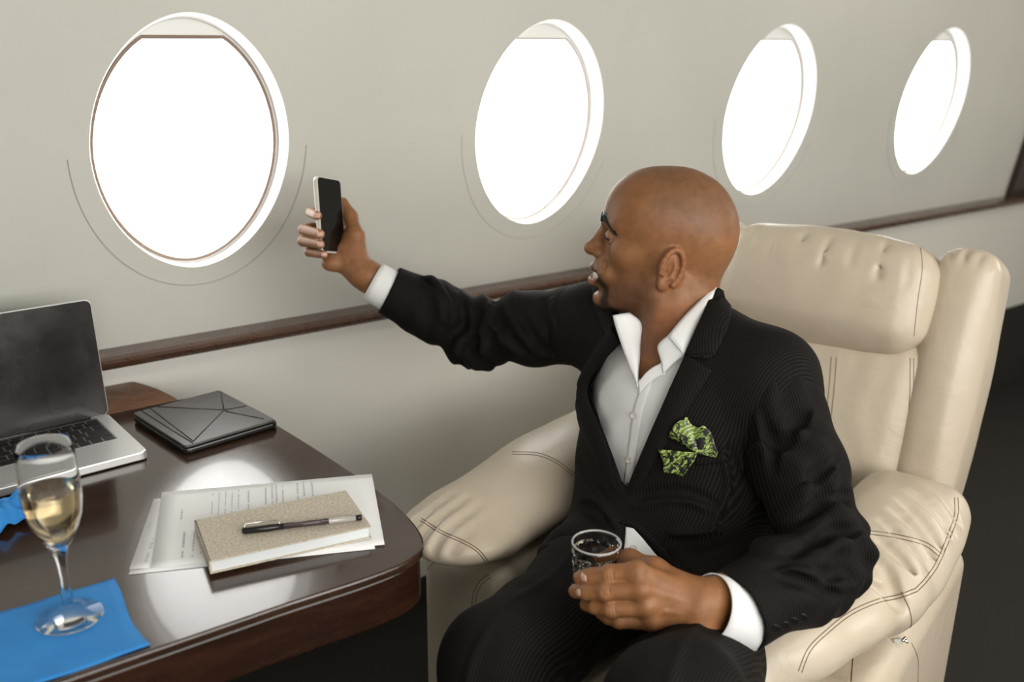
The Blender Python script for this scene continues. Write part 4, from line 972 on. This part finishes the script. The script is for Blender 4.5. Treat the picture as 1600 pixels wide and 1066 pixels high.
# collar leaves (free standing cloth round the neck)
def leaf(nm, A, Bq, nu=16, nv=8, bow=.004, thick=.0014):
    A = spline([pd(*p) for p in A], nu); Bq = spline([pd(*p) for p in Bq], nu)
    G = [[A[i] * (1 - v) + Bq[i] * v - CF * bow * math.sin(math.pi * v) for v in np.linspace(0, 1, nv)] for i in range(nu)]
    return gridsheet(nm, G, thick, MT['shirt'], shirt, up=-CF)
leaf('collar_leaf', [(1119, 446, 1.462), (1094, 468, 1.430), (1068, 495, 1.408), (1043, 525, 1.394)], [(1119, 456, 1.455), (1108, 482, 1.420), (1092, 520, 1.395), (1071, 557, 1.378)])
leaf('collar_leaf', [(1043, 525, 1.396), (1034, 532, 1.398), (1027, 542, 1.400), (1030, 556, 1.398), (1034, 568, 1.396)], [(1070, 556, 1.380), (1062, 560, 1.384), (1052, 568, 1.388), (1044, 576, 1.390), (1036, 584, 1.392)], bow=.002)
leaf('collar_leaf', [(1034, 567, 1.398), (1020, 574, 1.402), (1008, 584, 1.405), (997, 598, 1.408)], [(1040, 585, 1.392), (1026, 590, 1.396), (1012, 600, 1.400), (998, 616, 1.406)], bow=.001)
leaf('collar_leaf', [(957, 493, 1.445), (962, 512, 1.440), (973, 545, 1.430), (984, 575, 1.420), (995, 604, 1.408)], [(984, 488, 1.455), (1002, 505, 1.450), (1001, 535, 1.438), (998, 570, 1.424), (996, 604, 1.408)], bow=.005)
# breast pocket square
def petal(cx, cy, tips, seed, dd):
    G = []; n = 18
    for i in range(n):
        r = []; a = i / (n - 1); tx, ty = spline(tips, n)[i]
        for j in range(14):
            v = j / 13; x = cx + (tx - cx) * v; y = cy + (ty - cy) * v; hh = hit(T_j, x, y, .004 + dd + .006 * v * (.5 + .5 * math.sin(a * 14 + seed)))
            r.append(hh if hh is not None else pd(x, y, 1.33))
        G.append(r)
    return gridsheet('pocket_square', G, .0008, MT['square'], jack, up=-CF)
petal(1092, 708, [(1048, 682), (1056, 664), (1074, 651), (1080, 662), (1092, 668), (1100, 664), (1112, 676), (1116, 692), (1124, 706), (1120, 712)], 0, .003)
petal(1090, 706, [(1034, 700), (1040, 722), (1041, 734), (1058, 737), (1068, 742), (1076, 730), (1088, 716)], 2, .0045)
strip('breast_pocket', T_j, [(1085, 714), (1105, 712), (1130, 708)], [(1088, 728), (1108, 726), (1132, 722)], SUIT, jack, .001, .0015, .0015, 14, 4, .0004)
# ------------------------------------------------------------------ phone and tumbler
wn = _n(.88 * CR - .47 * CF); wu0 = _n(pd(514, 279, 1.678) - pd(522.5, 394, 1.678)); wn = _n(wn - wu0 * (wn @ wu0)); ww = np.cross(wu0, wn); ww = ww if ww @ CR > 0 else -ww
pc = pd(518, 336.5, 1.68); PWD, PHT, PTH = .068, .134, .0085
ph = empty('smartphone', tuple(pc)); tag(ph, 'black-screened smartphone in a clear case held up in the raised hand', 'phone')
def PP(a, b, c): return pc + ww * (a - PWD / 2) + wu0 * (b - PHT / 2) + wn * c
prism('case', [PP(a, b, -PTH) for a, b in rrect(PWD, PHT, .010)], wn * PTH, MT['caseclear'], ph, .0022)
prism('screen', [PP(a, b, .0001) for a, b in rrect(PWD - .006, PHT - .006, .007, 6, lambda a, b: (a + .003, b + .003))], wn * .0005, mat('phone_black_glass', (.004, .004, .004), .08), ph)
Gt = pd(932, 848, 1.216); GR = .0318; GH = .074
tm = empty('whiskey_tumbler', tuple(Gt - [0, 0, GH])); tag(tm, 'diamond cut clear glass tumbler in the hand resting on lap', 'glass')
def cut(k, i, h):
    if h < .006 or h > .0601: return 0
    u = (i / 120 * 12) % 1; v = ((h - .006) / .018) % 1; row = int((h - .006) / .018 + 1e-6)
    u = (u + .5 * (row % 2)) % 1; return .0018 * (1 - abs(2 * u - 1) - abs(2 * v - 1)) * .9
hs = np.linspace(.006, .060, 25)
prof = [(0, 0), (.024, 0), (.0262, .0015)] + [(.0268 + .0034 * (h / GH), h) for h in hs] + [(GR - .0006, .063), (GR - .0003, .0705), (GR, .0725), (GR - .0008, GH), (GR - .0022, GH - .0004), (GR - .0028, .068), (.0262, .03), (.0248, .014), (.020, .010), (0, .009)]
lathe('tumbler_glass', prof, Gt - np.array([0, 0, GH]), MT['cutglass'], tm, 120, lambda k, i, h: cut(k, i, h) if 3 <= k < 28 else 0).data.shade_flat()
tube('tumbler_rim', [Gt + np.array([math.cos(a) * (GR - .0011), math.sin(a) * (GR - .0011), .0002]) for a in np.linspace(0, 2 * math.pi, 72, endpoint=False)], .00135, mat('polished_rim', (.75, .74, .72), .08, 0, Transmission_Weight=.55, IOR=1.6), tm, 10, True)
